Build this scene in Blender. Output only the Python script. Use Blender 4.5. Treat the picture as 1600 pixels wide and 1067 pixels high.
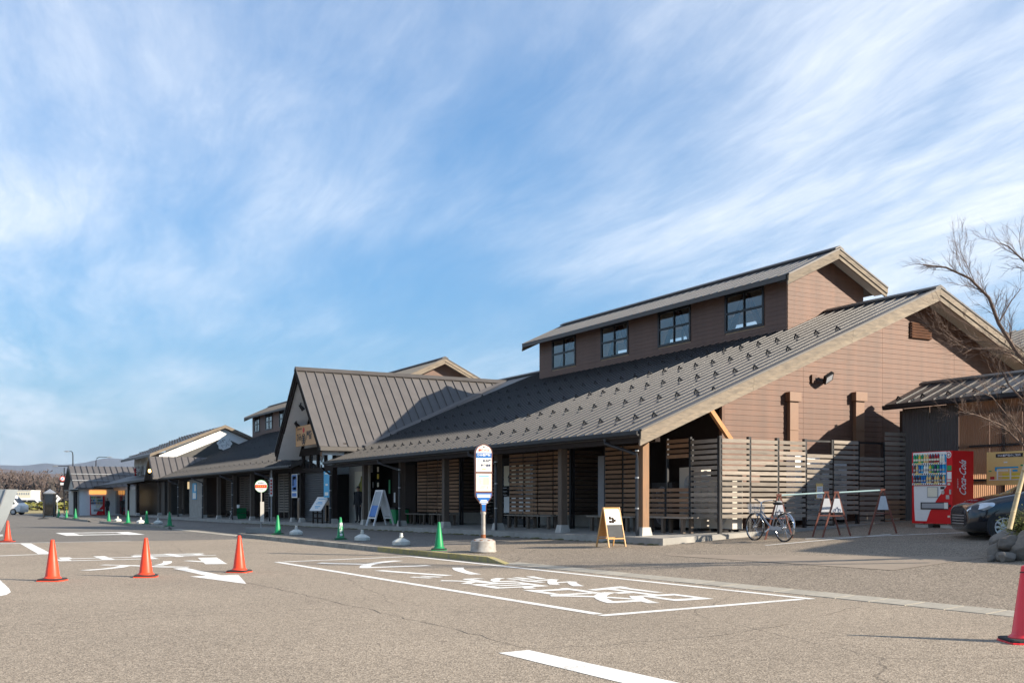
import bpy, bmesh, math, random
from mathutils import Vector, Matrix
R = math.radians
random.seed(7)
scn = bpy.context.scene
for o in list(bpy.data.objects): bpy.data.objects.remove(o)
COL = scn.collection

# ------------------------------------------------------------------ camera
# world: x = across the building (front -> back), y = along the building, z up, road at z = 0
FPX, HOR, CH = 1629.0, 782.0, 1.4
AF, AR = 0.4867, 0.8736      # x axis expressed in camera forward / right
BF, BR = 0.8735, -0.4869     # y axis
cam = bpy.data.cameras.new('camera')
cam.sensor_width = 36.0; cam.lens = FPX / 1600 * 36.0
cam.shift_y = (HOR - 533.5) / 1600.0
cam.clip_start = 0.1; cam.clip_end = 30000
camo = bpy.data.objects.new('camera', cam); COL.objects.link(camo)
camo.location = (0, 0, CH)
camo.rotation_euler = (R(90), 0, -math.atan2(AF, BF))
scn.camera = camo

# ------------------------------------------------------------------ sky, sun, exposure
SUN_EL = R(24.5); SUN_AZ = Vector((0.655, -0.756)).normalized()
SUN_V = Vector((SUN_AZ.x * math.cos(SUN_EL), SUN_AZ.y * math.cos(SUN_EL), math.sin(SUN_EL)))
world = bpy.data.worlds.new('World'); scn.world = world; world.use_nodes = True
def build_world():
    nt = world.node_tree; N = nt.nodes; L = nt.links; N.clear()
    out = N.new('ShaderNodeOutputWorld'); bg = N.new('ShaderNodeBackground')
    sky = N.new('ShaderNodeTexSky'); sky.sky_type = 'NISHITA'; sky.sun_disc = False
    sky.sun_elevation = SUN_EL; sky.sun_rotation = math.atan2(SUN_AZ.x, SUN_AZ.y)
    sky.air_density = 1.0; sky.dust_density = 0.3; sky.ozone_density = 3.0; sky.altitude = 0
    tc = N.new('ShaderNodeTexCoord')
    sep = N.new('ShaderNodeSeparateXYZ'); L.new(tc.outputs['Generated'], sep.inputs[0])
    def m(op, a, b=None, c=None):
        n = N.new('ShaderNodeMath'); n.operation = op
        for i, v in enumerate((a, b, c)):
            if v is None: continue
            if isinstance(v, (int, float)): n.inputs[i].default_value = v
            else: L.new(v, n.inputs[i])
        return n.outputs[0]
    zz = m('ADD', m('MAXIMUM', sep.outputs[2], 0.0), 0.10)
    u = m('DIVIDE', sep.outputs[0], zz); v = m('DIVIDE', sep.outputs[1], zz)
    cmb = N.new('ShaderNodeCombineXYZ'); L.new(u, cmb.inputs[0]); L.new(v, cmb.inputs[1])
    def layer(scale, rot, stretch, detail, rough, dist, off):
        m0 = N.new('ShaderNodeMapping'); L.new(cmb.outputs[0], m0.inputs[0]); m0.inputs['Rotation'].default_value = (0, 0, R(-rot))
        mp = N.new('ShaderNodeMapping'); L.new(m0.outputs[0], mp.inputs[0])
        mp.inputs['Scale'].default_value = (scale * stretch, scale, 1)
        mp.inputs['Location'].default_value = off
        nz = N.new('ShaderNodeTexNoise'); L.new(mp.outputs[0], nz.inputs['Vector'])
        nz.inputs['Scale'].default_value = 1.0; nz.inputs['Detail'].default_value = detail
        nz.inputs['Roughness'].default_value = rough; nz.inputs['Distortion'].default_value = dist
        return nz.outputs['Fac']
    def ramp(x, a, b):
        mr = N.new('ShaderNodeMapRange'); mr.interpolation_type = 'SMOOTHSTEP'
        L.new(x, mr.inputs[0]); mr.inputs[1].default_value = a; mr.inputs[2].default_value = b
        return mr.outputs[0]
    # gentle warp so that streaks fan and curl
    wn = N.new('ShaderNodeTexNoise'); wn.inputs['Scale'].default_value = .8; wn.inputs['Detail'].default_value = 3
    L.new(cmb.outputs[0], wn.inputs['Vector'])
    wv = N.new('ShaderNodeVectorMath'); wv.operation = 'MULTIPLY_ADD'; L.new(wn.outputs['Color'], wv.inputs[0]); wv.inputs[1].default_value = (.35, .35, 0); L.new(cmb.outputs[0], wv.inputs[2])
    cmb = wv
    big = layer(0.46, CLOUD_ROT, 0.60, 3, 0.5, 0.0, CLOUD_OFF[0])
    mid = layer(1.5, CLOUD_ROT - 3, 0.34, 9, 0.62, 0.15, CLOUD_OFF[1])
    fine = layer(6.0, CLOUD_ROT + 5, 0.24, 10, 0.70, 0.25, CLOUD_OFF[2])
    a = ramp(big, 0.37, 0.60)
    b = ramp(mid, 0.28, 0.74)
    c = ramp(fine, 0.25, 0.80)
    tex = m('ADD', m('MULTIPLY', b, 0.68), m('MULTIPLY', c, 0.34))
    mask = m('ADD', m('MULTIPLY', a, tex), m('MULTIPLY', m('MULTIPLY', b, b), m('MULTIPLY', c, 0.22)))
    # a thin sheet gathers optical depth towards the horizon
    hz = m('POWER', m('SUBTRACT', 1.0, m('MAXIMUM', sep.outputs[2], 0.0)), 10.0)
    low = ramp(sep.outputs[2], -.02, .16)
    mask = m('MINIMUM', m('ADD', m('MULTIPLY', mask, m('ADD', m('MULTIPLY', low, .75), .25)), 0.02), 0.88)
    mix = N.new('ShaderNodeMix'); mix.data_type = 'RGBA'
    bw = N.new('ShaderNodeRGBToBW'); L.new(sky.outputs[0], bw.inputs[0])
    gain = m('DIVIDE', SKY_GAIN, m('ADD', 1.0, m('MULTIPLY', bw.outputs[0], SKY_KNEE)))
    sc_ = N.new('ShaderNodeVectorMath'); sc_.operation = 'SCALE'; L.new(sky.outputs[0], sc_.inputs[0]); L.new(gain, sc_.inputs['Scale'])
    tn = N.new('ShaderNodeVectorMath'); tn.operation = 'MULTIPLY'; L.new(sc_.outputs[0], tn.inputs[0]); tn.inputs[1].default_value = (.50, .92, 1.12)
    hm_ = N.new('ShaderNodeMix'); hm_.data_type = 'RGBA'; L.new(m('MULTIPLY', hz, .85), hm_.inputs[0]); L.new(tn.outputs[0], hm_.inputs[6]); hm_.inputs[7].default_value = (1.9, 2.45, 3.6, 1)
    L.new(mask, mix.inputs[0]); L.new(hm_.outputs[2], mix.inputs[6])
    mix.inputs[7].default_value = CLOUD_COL
    L.new(mix.outputs[2], bg.inputs[0]); bg.inputs[1].default_value = SKY_STR
    L.new(bg.outputs[0], out.inputs[0])
SKY_STR = 0.086
HAZE_DENS = 5e-5
CLOUD_COL = (5.6, 5.95, 6.5, 1)
CLOUD_OFF = [(8.1, 1.1, 0), (7.3, 2.2, 0), (0.4, 5.1, 0)]
CLOUD_ROT = 82
SKY_GAIN = 1.36; SKY_KNEE = .22
build_world()
sun = bpy.data.lights.new('sun', 'SUN'); sun.energy = 5.0; sun.angle = R(0.55); sun.color = (1.0, 0.89, 0.74)
suno = bpy.data.objects.new('sun', sun); COL.objects.link(suno)
suno.rotation_euler = SUN_V.to_track_quat('Z', 'Y').to_euler(); suno.location = (30, -30, 40)
scn.view_settings.view_transform = 'Standard'; scn.view_settings.look = 'None'
scn.view_settings.gamma = 1; scn.view_settings.use_curve_mapping = False
scn.view_settings.exposure = 1.12
scn.cycles.max_bounces = 8; scn.cycles.transparent_max_bounces = 16
scn.cycles.volume_bounces = 0

# ------------------------------------------------------------------ helpers
def P(px, py, V=None, U=None, z=None):
    k = (px - 800) / FPX; s = (HOR - py) / FPX
    if V is not None: D = V / (AF + AR * k)
    elif U is not None: D = U / (BF + BR * k)
    else: D = (z - CH) / s
    return Vector(((AF + AR * k) * D, (BF + BR * k) * D, CH + s * D))
def PG(px, py):            # pixel -> point on the ground
    lo, hi = 4.0, 400.0
    k = (px - 800) / FPX; s = (HOR - py) / FPX
    for _ in range(60):
        D = (lo + hi) / 2
        if CH + s * D > G((AF + AR * k) * D, (BF + BR * k) * D): lo = D
        else: hi = D
    return Vector(((AF + AR * k) * D, (BF + BR * k) * D, G((AF + AR * k) * D, (BF + BR * k) * D)))
def interp(t, pts):
    if t <= pts[0][0]: return pts[0][1]
    for (a, b), (c, d) in zip(pts, pts[1:]):
        if t <= c: return b + (d - b) * (t - a) / (c - a)
    return pts[-1][1]
def VK(U): return interp(U, [(-20, 12.1), (8, 11.42), (20.5, 11.07), (27, 10.8), (40, 10.5), (54, 10.25), (70, 9.2), (100, 8.6)])
def KF(U): return interp(U, [(20.2, 0), (20.9, 1), (40.2, 1), (40.8, 0), (52.6, 0), (53.2, 1), (69, 1), (69.6, 0), (73, 0), (74, 1), (88, 1), (89, 0)])
def ZS(U): return interp(U, [(18, .48), (22, .47), (36.6, .39), (62, .24), (76, .19), (110, .17)])
def SLAB(V, U): return ZS(U) + 0.04 * (V - 15.73)
def G(V, U):
    vk = VK(U)
    if V <= vk: return 0.0
    w = interp(U, [(19.5, 0), (24, 1)])
    za = 0.064 * (V - vk)
    k = 0.125 * KF(U); zb_end = ZS(U) - 0.165
    t = (V - vk) / (15.7 - vk)
    zb = k + (zb_end - k) * t
    return za * (1 - w) + zb * w

class MB:
    def __init__(s): s.v = []; s.f = []; s.sm = []
    def add(s, vs, fs, smooth=False):
        n = len(s.v); s.v += [tuple(v) for v in vs]
        for f in fs: s.f.append(tuple(i + n for i in f)); s.sm.append(smooth)
        return s
    def box(s, c, d, rot=None):
        hx, hy, hz = d[0] / 2, d[1] / 2, d[2] / 2
        vs = [Vector((x, y, z)) for z in (-hz, hz) for x, y in ((-hx, -hy), (hx, -hy), (hx, hy), (-hx, hy))]
        if rot is not None: vs = [rot @ v for v in vs]
        c = Vector(c)
        return s.add([v + c for v in vs], [(3, 2, 1, 0), (4, 5, 6, 7), (0, 1, 5, 4), (1, 2, 6, 5), (2, 3, 7, 6), (3, 0, 4, 7)])
    def bb(s, x0, x1, y0, y1, z0, z1): return s.box(((x0 + x1) / 2, (y0 + y1) / 2, (z0 + z1) / 2), (abs(x1 - x0), abs(y1 - y0), abs(z1 - z0)))
    def hexa(s, bot, top):           # 4 bottom + 4 top points, counter-clockwise from above
        return s.add(list(bot) + list(top), [(3, 2, 1, 0), (4, 5, 6, 7), (0, 1, 5, 4), (1, 2, 6, 5), (2, 3, 7, 6), (3, 0, 4, 7)])
    def bar(s, a, b, w, h, up=(0, 0, 1)):
        a = Vector(a); b = Vector(b); d = (b - a).normalized(); up = Vector(up)
        if abs(d.dot(up)) > .98: up = Vector((1, 0, 0))
        x = d.cross(up).normalized(); y = x.cross(d).normalized()
        q = [(-w / 2, -h / 2), (w / 2, -h / 2), (w / 2, h / 2), (-w / 2, h / 2)]
        return s.add([a + x * i + y * j for i, j in q] + [b + x * i + y * j for i, j in q],
                     [(0, 1, 2, 3), (7, 6, 5, 4), (4, 5, 1, 0), (5, 6, 2, 1), (6, 7, 3, 2), (7, 4, 0, 3)])
    def prism(s, pts, n):            # planar polygon (3D points) extruded by vector n
        n = Vector(n); pts = [Vector(p) for p in pts]; k = len(pts)
        return s.add(pts + [p + n for p in pts], [tuple(range(k - 1, -1, -1)), tuple(range(k, 2 * k))] +
                     [(i, (i + 1) % k, (i + 1) % k + k, i + k) for i in range(k)])
    def poly(s, pts): return s.add(pts, [tuple(range(len(pts)))])
    def tube(s, pts, r, n=8, caps=True, smooth=True, closed=False):
        pts = [Vector(p) for p in pts]; k = len(pts)
        rs = r if isinstance(r, (list, tuple)) else [r] * k
        vs = []; up = Vector((0.13, 0.21, 0.97)).normalized()
        for i, p in enumerate(pts):
            if closed: d = pts[(i + 1) % k] - pts[i - 1]
            else: d = pts[min(i + 1, k - 1)] - pts[max(i - 1, 0)]
            d.normalize()
            u = up if abs(d.dot(up)) < .95 else Vector((1, 0, 0.1)).normalized()
            x = d.cross(u).normalized(); y = x.cross(d)
            vs += [p + (x * math.cos(2 * math.pi * j / n) + y * math.sin(2 * math.pi * j / n)) * rs[i] for j in range(n)]
        fs = []
        for i in range(k if closed else k - 1):
            i2 = (i + 1) % k
            fs += [(i * n + j, i * n + (j + 1) % n, i2 * n + (j + 1) % n, i2 * n + j) for j in range(n)]
        if caps and not closed: fs += [tuple(range(n - 1, -1, -1)), tuple((k - 1) * n + j for j in range(n))]
        return s.add(vs, fs, smooth)
    def lathe(s, prof, n=24, c=(0, 0, 0), smooth=True, sq=0.0):
        c = Vector(c); vs = []
        for r, z in prof:
            for j in range(n):
                a = 2 * math.pi * j / n; ca, sa = math.cos(a), math.sin(a)
                if sq: q = (abs(ca) ** sq + abs(sa) ** sq) ** (-1 / sq)
                else: q = 1
                vs.append(c + Vector((r * q * ca, r * q * sa, z)))
        fs = [(i * n + j, i * n + (j + 1) % n, (i + 1) * n + (j + 1) % n, (i + 1) * n + j) for i in range(len(prof) - 1) for j in range(n)]
        fs += [tuple(range(n - 1, -1, -1)), tuple((len(prof) - 1) * n + j for j in range(n))]
        return s.add(vs, fs, smooth)
    def mesh(s, name, mat):
        me = bpy.data.meshes.new(name); me.from_pydata(s.v, [], s.f)
        me.polygons.foreach_set('use_smooth', s.sm)
        if any(s.sm): me.set_sharp_from_angle(angle=R(38))
        me.materials.append(MT[mat] if isinstance(mat, str) else mat); me.update()
        return me
    def build(s, name, mat, parent=None): return obj(name, s.mesh(name, mat), parent)
WORLD_ROOTS = {}
def obj(name, me, parent=None, loc=None):
    o = bpy.data.objects.new(name, me); COL.objects.link(o)
    if parent is not None:
        o.parent = parent
        if parent.name in WORLD_ROOTS: o.matrix_parent_inverse = WORLD_ROOTS[parent.name]
    if loc is not None: o.location = loc
    return o
def tag(o, label=None, cat=None, group=None, kind=None):
    if label: o['label'] = label
    if cat: o['category'] = cat
    if group: o['group'] = group
    if kind: o['kind'] = kind
    return o
def thing(name, label, cat, loc=(0, 0, 0), rz=0, group=None, world=False):
    o = bpy.data.objects.new(name, None); COL.objects.link(o); o.empty_display_size = .2
    o.location = loc; o.rotation_euler = (0, 0, rz)
    tag(o, label, cat, group)
    if world: WORLD_ROOTS[o.name] = Matrix.Translation(-Vector(loc))   # children given in world coordinates
    return o
def dup(root, loc, rz=None, label=None, group=None, tilt=None):
    kids = [c for c in bpy.data.objects if c.parent == root]
    r = root.copy(); COL.objects.link(r); r.location = loc
    if rz is not None: r.rotation_euler = (tilt[0] if tilt else 0, tilt[1] if tilt else 0, rz)
    if label: r['label'] = label
    if group: r['group'] = group
    for ch in kids:
        c = ch.copy(); COL.objects.link(c); c.parent = r
        for g in [q for q in bpy.data.objects if q.parent == ch]:
            d = g.copy(); COL.objects.link(d); d.parent = c
    return r
_txt = {}
def text_geo(body, bold=0.012):
    key = (body, bold)
    if key in _txt: return _txt[key]
    cu = bpy.data.curves.new('t', 'FONT'); cu.body = body; cu.offset = bold; cu.resolution_u = 3
    cu.align_x = 'CENTER'
    o = bpy.data.objects.new('t', cu); COL.objects.link(o)
    bpy.context.view_layer.update()
    dg = bpy.context.evaluated_depsgraph_get()
    me = bpy.data.meshes.new_from_object(o.evaluated_get(dg))
    vs = [v.co.copy() for v in me.vertices]; fs = [tuple(p.vertices) for p in me.polygons]
    bpy.data.objects.remove(o); bpy.data.curves.remove(cu); bpy.data.meshes.remove(me)
    x0 = min(v.x for v in vs); x1 = max(v.x for v in vs); y0 = min(v.y for v in vs); y1 = max(v.y for v in vs)
    vs = [((v.x - x0) / (x1 - x0) - .5, (v.y - y0) / (y1 - y0) - .5) for v in vs]
    _txt[key] = (vs, fs, (x1 - x0) / (y1 - y0))
    return _txt[key]
def text(mb, body, c, right, up, h, w=None, bold=0.012, shear=0, off=0.003, zf=None):
    vs, fs, asp = text_geo(body, bold); right = Vector(right).normalized(); up = Vector(up).normalized()
    if w is None: w = h * asp
    n = right.cross(up); c = Vector(c)
    pts = [c + right * (x * w + shear * y * h) + up * (y * h) + n * off for x, y in vs]
    if zf: pts = [Vector((p.x, p.y, zf(p.x, p.y))) for p in pts]
    return mb.add(pts, fs)

# ------------------------------------------------------------------ materials
MT = {}
def mat(name, col, rough=.6, metal=0, var=.12, vscale=4.0, stretch=(1, 1, 1), rnd=0, bump=0, bscale=None, spec=.5, col2=None, coat=0, streak=0):
    m = bpy.data.materials.new(name); m.use_nodes = True; MT[name] = m
    nt = m.node_tree; N = nt.nodes; L = nt.links; b = N['Principled BSDF']
    b.inputs['Roughness'].default_value = rough; b.inputs['Metallic'].default_value = metal
    b.inputs['Specular IOR Level'].default_value = spec; b.inputs['Coat Weight'].default_value = coat
    tc = N.new('ShaderNodeTexCoord'); mp = N.new('ShaderNodeMapping'); L.new(tc.outputs['Object'], mp.inputs[0])
    mp.inputs['Scale'].default_value = stretch
    vec = mp.outputs[0]
    if rnd:
        oi = N.new('ShaderNodeObjectInfo'); va = N.new('ShaderNodeVectorMath'); va.operation = 'MULTIPLY_ADD'
        L.new(oi.outputs['Random'], va.inputs[0]); va.inputs[1].default_value = (37, 91, 53); L.new(vec, va.inputs[2]); vec = va.outputs[0]
    nz = N.new('ShaderNodeTexNoise'); nz.inputs['Scale'].default_value = vscale; nz.inputs['Detail'].default_value = 6; nz.inputs['Roughness'].default_value = .62
    L.new(vec, nz.inputs['Vector'])
    mr = N.new('ShaderNodeMapRange'); mr.inputs[1].default_value = .28; mr.inputs[2].default_value = .72
    L.new(nz.outputs['Fac'], mr.inputs[0])
    mx = N.new('ShaderNodeMix'); mx.data_type = 'RGBA'; L.new(mr.outputs[0], mx.inputs[0])
    c2 = col2 if col2 else tuple(c * (1 + var) for c in col)
    c1 = col if col2 else tuple(c * (1 - var) for c in col)
    mx.inputs[6].default_value = (*c1, 1); mx.inputs[7].default_value = (*c2, 1)
    cur = mx.outputs[2]
    if rnd:
        hv = N.new('ShaderNodeHueSaturation'); mr2 = N.new('ShaderNodeMapRange'); L.new(oi.outputs['Random'], mr2.inputs[0])
        mr2.inputs[3].default_value = 1 - rnd; mr2.inputs[4].default_value = 1 + rnd
        L.new(mr2.outputs[0], hv.inputs['Value']); L.new(cur, hv.inputs['Color']); cur = hv.outputs[0]
    if streak:
        n2 = N.new('ShaderNodeTexNoise'); mp2 = N.new('ShaderNodeMapping'); L.new(tc.outputs['Object'], mp2.inputs[0])
        mp2.inputs['Scale'].default_value = (2.2, 2.2, .12); n2.inputs['Scale'].default_value = 1.6; n2.inputs['Detail'].default_value = 4
        L.new(mp2.outputs[0], n2.inputs['Vector'])
        m3 = N.new('ShaderNodeMapRange'); m3.inputs[1].default_value = .3; m3.inputs[2].default_value = .75
        m3.inputs[3].default_value = 1 - streak; m3.inputs[4].default_value = 1 + streak; L.new(n2.outputs['Fac'], m3.inputs[0])
        h2 = N.new('ShaderNodeHueSaturation'); L.new(m3.outputs[0], h2.inputs['Value']); L.new(cur, h2.inputs['Color']); cur = h2.outputs[0]
    L.new(cur, b.inputs['Base Color'])
    rr = N.new('ShaderNodeMapRange'); L.new(nz.outputs['Fac'], rr.inputs[0]); rr.inputs[3].default_value = max(0, rough - .07); rr.inputs[4].default_value = min(1, rough + .07)
    L.new(rr.outputs[0], b.inputs['Roughness'])
    if bump:
        bp = N.new('ShaderNodeBump'); bp.inputs['Strength'].default_value = bump; bp.inputs['Distance'].default_value = .01
        if bscale:
            n3 = N.new('ShaderNodeTexNoise'); n3.inputs['Scale'].default_value = bscale; n3.inputs['Detail'].default_value = 4; L.new(vec, n3.inputs['Vector'])
            L.new(n3.outputs['Fac'], bp.inputs['Height'])
        else: L.new(nz.outputs['Fac'], bp.inputs['Height'])
        L.new(bp.outputs[0], b.inputs['Normal'])
    return m
def asphalt(name, cA, cB, cC, patch=.12, grain=1.0):
    m = bpy.data.materials.new(name); m.use_nodes = True; MT[name] = m
    nt = m.node_tree; N = nt.nodes; L = nt.links; b = N['Principled BSDF']; b.inputs['Roughness'].default_value = .88
    b.inputs['Specular IOR Level'].default_value = .3
    tc = N.new('ShaderNodeTexCoord')
    vo = N.new('ShaderNodeTexVoronoi'); vo.inputs['Scale'].default_value = 55 * grain; L.new(tc.outputs['Object'], vo.inputs['Vector'])
    sx = N.new('ShaderNodeSeparateColor'); L.new(vo.outputs['Color'], sx.inputs[0])
    cr = N.new('ShaderNodeValToRGB'); L.new(sx.outputs[0], cr.inputs[0]); e = cr.color_ramp.elements
    e[0].position = 0; e[0].color = (*cA, 1); e[1].position = 1; e[1].color = (*cC, 1)
    k = e.new(.5); k.color = (*cB, 1)
    n1 = N.new('ShaderNodeTexNoise'); n1.inputs['Scale'].default_value = .35; n1.inputs['Detail'].default_value = 5; L.new(tc.outputs['Object'], n1.inputs['Vector'])
    n2 = N.new('ShaderNodeTexNoise'); n2.inputs['Scale'].default_value = 7; n2.inputs['Detail'].default_value = 5; L.new(tc.outputs['Object'], n2.inputs['Vector'])
    ad = N.new('ShaderNodeMath'); ad.operation = 'ADD'; L.new(n1.outputs['Fac'], ad.inputs[0]); L.new(n2.outputs['Fac'], ad.inputs[1])
    mr = N.new('ShaderNodeMapRange'); mr.inputs[1].default_value = .65; mr.inputs[2].default_value = 1.35; mr.inputs[3].default_value = 1 - patch; mr.inputs[4].default_value = 1 + patch
    L.new(ad.outputs[0], mr.inputs[0])
    # thin meandering cracks
    v2 = N.new('ShaderNodeTexVoronoi'); v2.feature = 'DISTANCE_TO_EDGE'; v2.inputs['Scale'].default_value = .13
    wn = N.new('ShaderNodeTexNoise'); wn.inputs['Scale'].default_value = 1.3; wn.inputs['Detail'].default_value = 6; L.new(tc.outputs['Object'], wn.inputs['Vector'])
    vm = N.new('ShaderNodeVectorMath'); vm.operation = 'MULTIPLY_ADD'; L.new(wn.outputs['Color'], vm.inputs[0]); vm.inputs[1].default_value = (.5, .5, 0); L.new(tc.outputs['Object'], vm.inputs[2])
    L.new(vm.outputs[0], v2.inputs['Vector'])
    ck = N.new('ShaderNodeMapRange'); ck.inputs[1].default_value = 0.0004; ck.inputs[2].default_value = .0022; ck.inputs[3].default_value = .62; ck.inputs[4].default_value = 1; L.new(v2.outputs['Distance'], ck.inputs[0])
    mu = N.new('ShaderNodeMath'); mu.operation = 'MULTIPLY'; L.new(mr.outputs[0], mu.inputs[0]); L.new(ck.outputs[0], mu.inputs[1])
    hv = N.new('ShaderNodeHueSaturation'); L.new(cr.outputs[0], hv.inputs['Color']); L.new(mu.outputs[0], hv.inputs['Value'])
    L.new(hv.outputs[0], b.inputs['Base Color'])
    bp = N.new('ShaderNodeBump'); bp.inputs['Strength'].default_value = .5; bp.inputs['Distance'].default_value = .006
    L.new(vo.outputs['Distance'], bp.inputs['Height']); L.new(bp.outputs[0], b.inputs['Normal'])
def glass(name, col, refl=.5, through=.6, rough=.03):
    m = bpy.data.materials.new(name); m.use_nodes = True; MT[name] = m
    nt = m.node_tree; N = nt.nodes; L = nt.links; N.clear()
    out = N.new('ShaderNodeOutputMaterial'); tr = N.new('ShaderNodeBsdfTransparent'); tr.inputs[0].default_value = (*col, 1)
    gl = N.new('ShaderNodeBsdfGlossy'); gl.inputs['Roughness'].default_value = rough
    lw = N.new('ShaderNodeLayerWeight'); lw.inputs[0].default_value = .5; fr = N.new('ShaderNodeMath'); fr.operation = 'POWER'; L.new(lw.outputs['Facing'], fr.inputs[0]); fr.inputs[1].default_value = 4.0
    ad = N.new('ShaderNodeMath'); ad.operation = 'MULTIPLY_ADD'; L.new(fr.outputs[0], ad.inputs[0]); ad.inputs[1].default_value = 1.0; ad.inputs[2].default_value = refl; ad.use_clamp = True
    mx = N.new('ShaderNodeMixShader'); L.new(ad.outputs[0], mx.inputs[0]); L.new(tr.outputs[0], mx.inputs[1]); L.new(gl.outputs[0], mx.inputs[2])
    L.new(mx.outputs[0], out.inputs[0])
def emis(name, col, st):
    m = bpy.data.materials.new(name); m.use_nodes = True; MT[name] = m
    b = m.node_tree.nodes['Principled BSDF']; b.inputs['Base Color'].default_value = (*col, 1)
    b.inputs['Emission Color'].default_value = (*col, 1); b.inputs['Emission Strength'].default_value = st

asphalt('asphalt', (.118, .096, .072), (.25, .204, .152), (.43, .36, .28), .15, grain=1.5)
asphalt('asphalt_grey', (.068, .062, .054), (.142, .128, .110), (.245, .22, .188), .15)
asphalt('asphalt_walk', (.10, .083, .062), (.21, .172, .130), (.36, .30, .235), .15)
mat('soil', (.12, .10, .06), .95, var=.4, vscale=.6, bump=.4)
mat('dry_grass', (.34, .25, .10), .95, var=.35, vscale=3, col2=(.22, .20, .08))
mat('concrete', (.30, .285, .255), .85, var=.22, vscale=2.2, bump=.25, bscale=60)
mat('concrete_light', (.44, .42, .38), .85, var=.15, vscale=4, bump=.2, bscale=80)
mat('concrete_patch', (.255, .205, .155), .9, var=.14, vscale=1.2, bump=.2, bscale=120)
mat('kerb', (.27, .25, .21), .88, var=.3, vscale=6, rnd=.12, bump=.3, bscale=70)
mat('kerb_yellow', (.23, .21, .15), .88, vscale=7, rnd=.1, col2=(.42, .34, .09), bump=.3, bscale=70)
mat('strip_stone', (.33, .30, .245), .88, var=.18, vscale=9, rnd=.08, bump=.25, bscale=90)
mat('moss', (.10, .10, .035), 1, var=.5, vscale=20, bump=.6)
mat('paint', (.74, .73, .69), .75, var=.06, vscale=14)
def wear(name, under):      # worn paint: aggregate shows through in specks
    nt = MT[name].node_tree; N = nt.nodes; L = nt.links; b = N['Principled BSDF']; src = b.inputs['Base Color'].links[0].from_socket
    tc = N.new('ShaderNodeTexCoord'); n1 = N.new('ShaderNodeTexNoise'); n1.inputs['Scale'].default_value = 45; n1.inputs['Detail'].default_value = 3; L.new(tc.outputs['Object'], n1.inputs['Vector'])
    n2 = N.new('ShaderNodeTexNoise'); n2.inputs['Scale'].default_value = 1.7; n2.inputs['Detail'].default_value = 4; L.new(tc.outputs['Object'], n2.inputs['Vector'])
    ad = N.new('ShaderNodeMath'); ad.operation = 'ADD'; L.new(n1.outputs['Fac'], ad.inputs[0]); L.new(n2.outputs['Fac'], ad.inputs[1])
    mr = N.new('ShaderNodeMapRange'); mr.inputs[1].default_value = 1.03; mr.inputs[2].default_value = 1.28; mr.inputs[4].default_value = .7; L.new(ad.outputs[0], mr.inputs[0])
    mx = N.new('ShaderNodeMix'); mx.data_type = 'RGBA'; L.new(mr.outputs[0], mx.inputs[0]); L.new(src, mx.inputs[6]); mx.inputs[7].default_value = (*under, 1); L.new(mx.outputs[2], b.inputs['Base Color'])
wear('paint', (.26, .22, .175))
mat('crack', (.095, .08, .065), .95, var=.3, vscale=20)
mat('roof_metal', (.036, .034, .034), .46, metal=.0, var=.10, vscale=1.2, rnd=.07, spec=.5)
mat('roof_ent', (.098, .09, .086), .5, metal=.0, var=.07, vscale=1.2, rnd=.04, spec=.45, streak=.06)
mat('roof_metal_b', (.042, .040, .040), .5, metal=.0, var=.12, vscale=.7)
mat('roof_edge', (.062, .055, .050), .5, metal=.1, var=.15, vscale=2)
mat('black_metal', (.018, .018, .02), .42, metal=.3, var=.2, vscale=5)
mat('gutter', (.018, .018, .020), .45, metal=.1, var=.2, vscale=5, spec=.3)
mat('pipe', (.04, .043, .05), .35, metal=.4, var=.2, vscale=5)
mat('galv', (.42, .43, .44), .4, metal=.7, var=.2, vscale=8)
mat('siding', (.118, .051, .0265), .62, var=.15, vscale=5, stretch=(1, 1, 4), rnd=.07, streak=.2)
mat('siding_dark', (.132, .074, .052), .65, var=.10, vscale=5, stretch=(1, 1, 4), rnd=.05, streak=.1)
mat('duct', (.20, .105, .058), .5, var=.06)
mat('barge', (.27, .215, .155), .8, vscale=3, stretch=(.9, 1.2, 5), rnd=.14, bump=.25, col2=(.125, .105, .082))
mat('soffit', (.50, .48, .45), .8, var=.06)
mat('soffit_white', (.80, .79, .78), .7, var=.04)
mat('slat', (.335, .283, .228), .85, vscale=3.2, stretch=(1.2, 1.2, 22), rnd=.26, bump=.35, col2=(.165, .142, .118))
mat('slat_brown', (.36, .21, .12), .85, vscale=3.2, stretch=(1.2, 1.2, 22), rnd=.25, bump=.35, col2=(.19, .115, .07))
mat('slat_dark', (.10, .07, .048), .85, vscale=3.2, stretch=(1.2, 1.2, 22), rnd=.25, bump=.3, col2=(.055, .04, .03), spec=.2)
mat('post_wood', (.155, .115, .083), .85, vscale=3, stretch=(14, 14, 1), rnd=.12, bump=.35, col2=(.078, .062, .049))
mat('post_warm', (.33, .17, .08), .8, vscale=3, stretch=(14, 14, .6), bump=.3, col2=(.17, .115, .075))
mat('orange_wood', (.42, .20, .075), .7, vscale=3, stretch=(8, 8, 1.5), var=.25, bump=.15)
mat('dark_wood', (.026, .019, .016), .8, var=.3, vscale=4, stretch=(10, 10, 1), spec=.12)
mat('interior', (.50, .38, .26), .8, var=.1)
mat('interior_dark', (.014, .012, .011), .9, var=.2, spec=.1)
mat('pale_wall', (.52, .49, .43), .8, var=.05)
mat('white_wall', (.80, .79, .76), .7, var=.04)
mat('grey_door', (.20, .20, .215), .5, var=.08)
mat('shutter', (.115, .12, .13), .35, metal=.5, var=.1)
glass('glass', (.96, .98, .98), .17)
glass('glass_sky', (.9, .93, .95), .38)
glass('glass_dark', (.25, .27, .28), .12)
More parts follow.
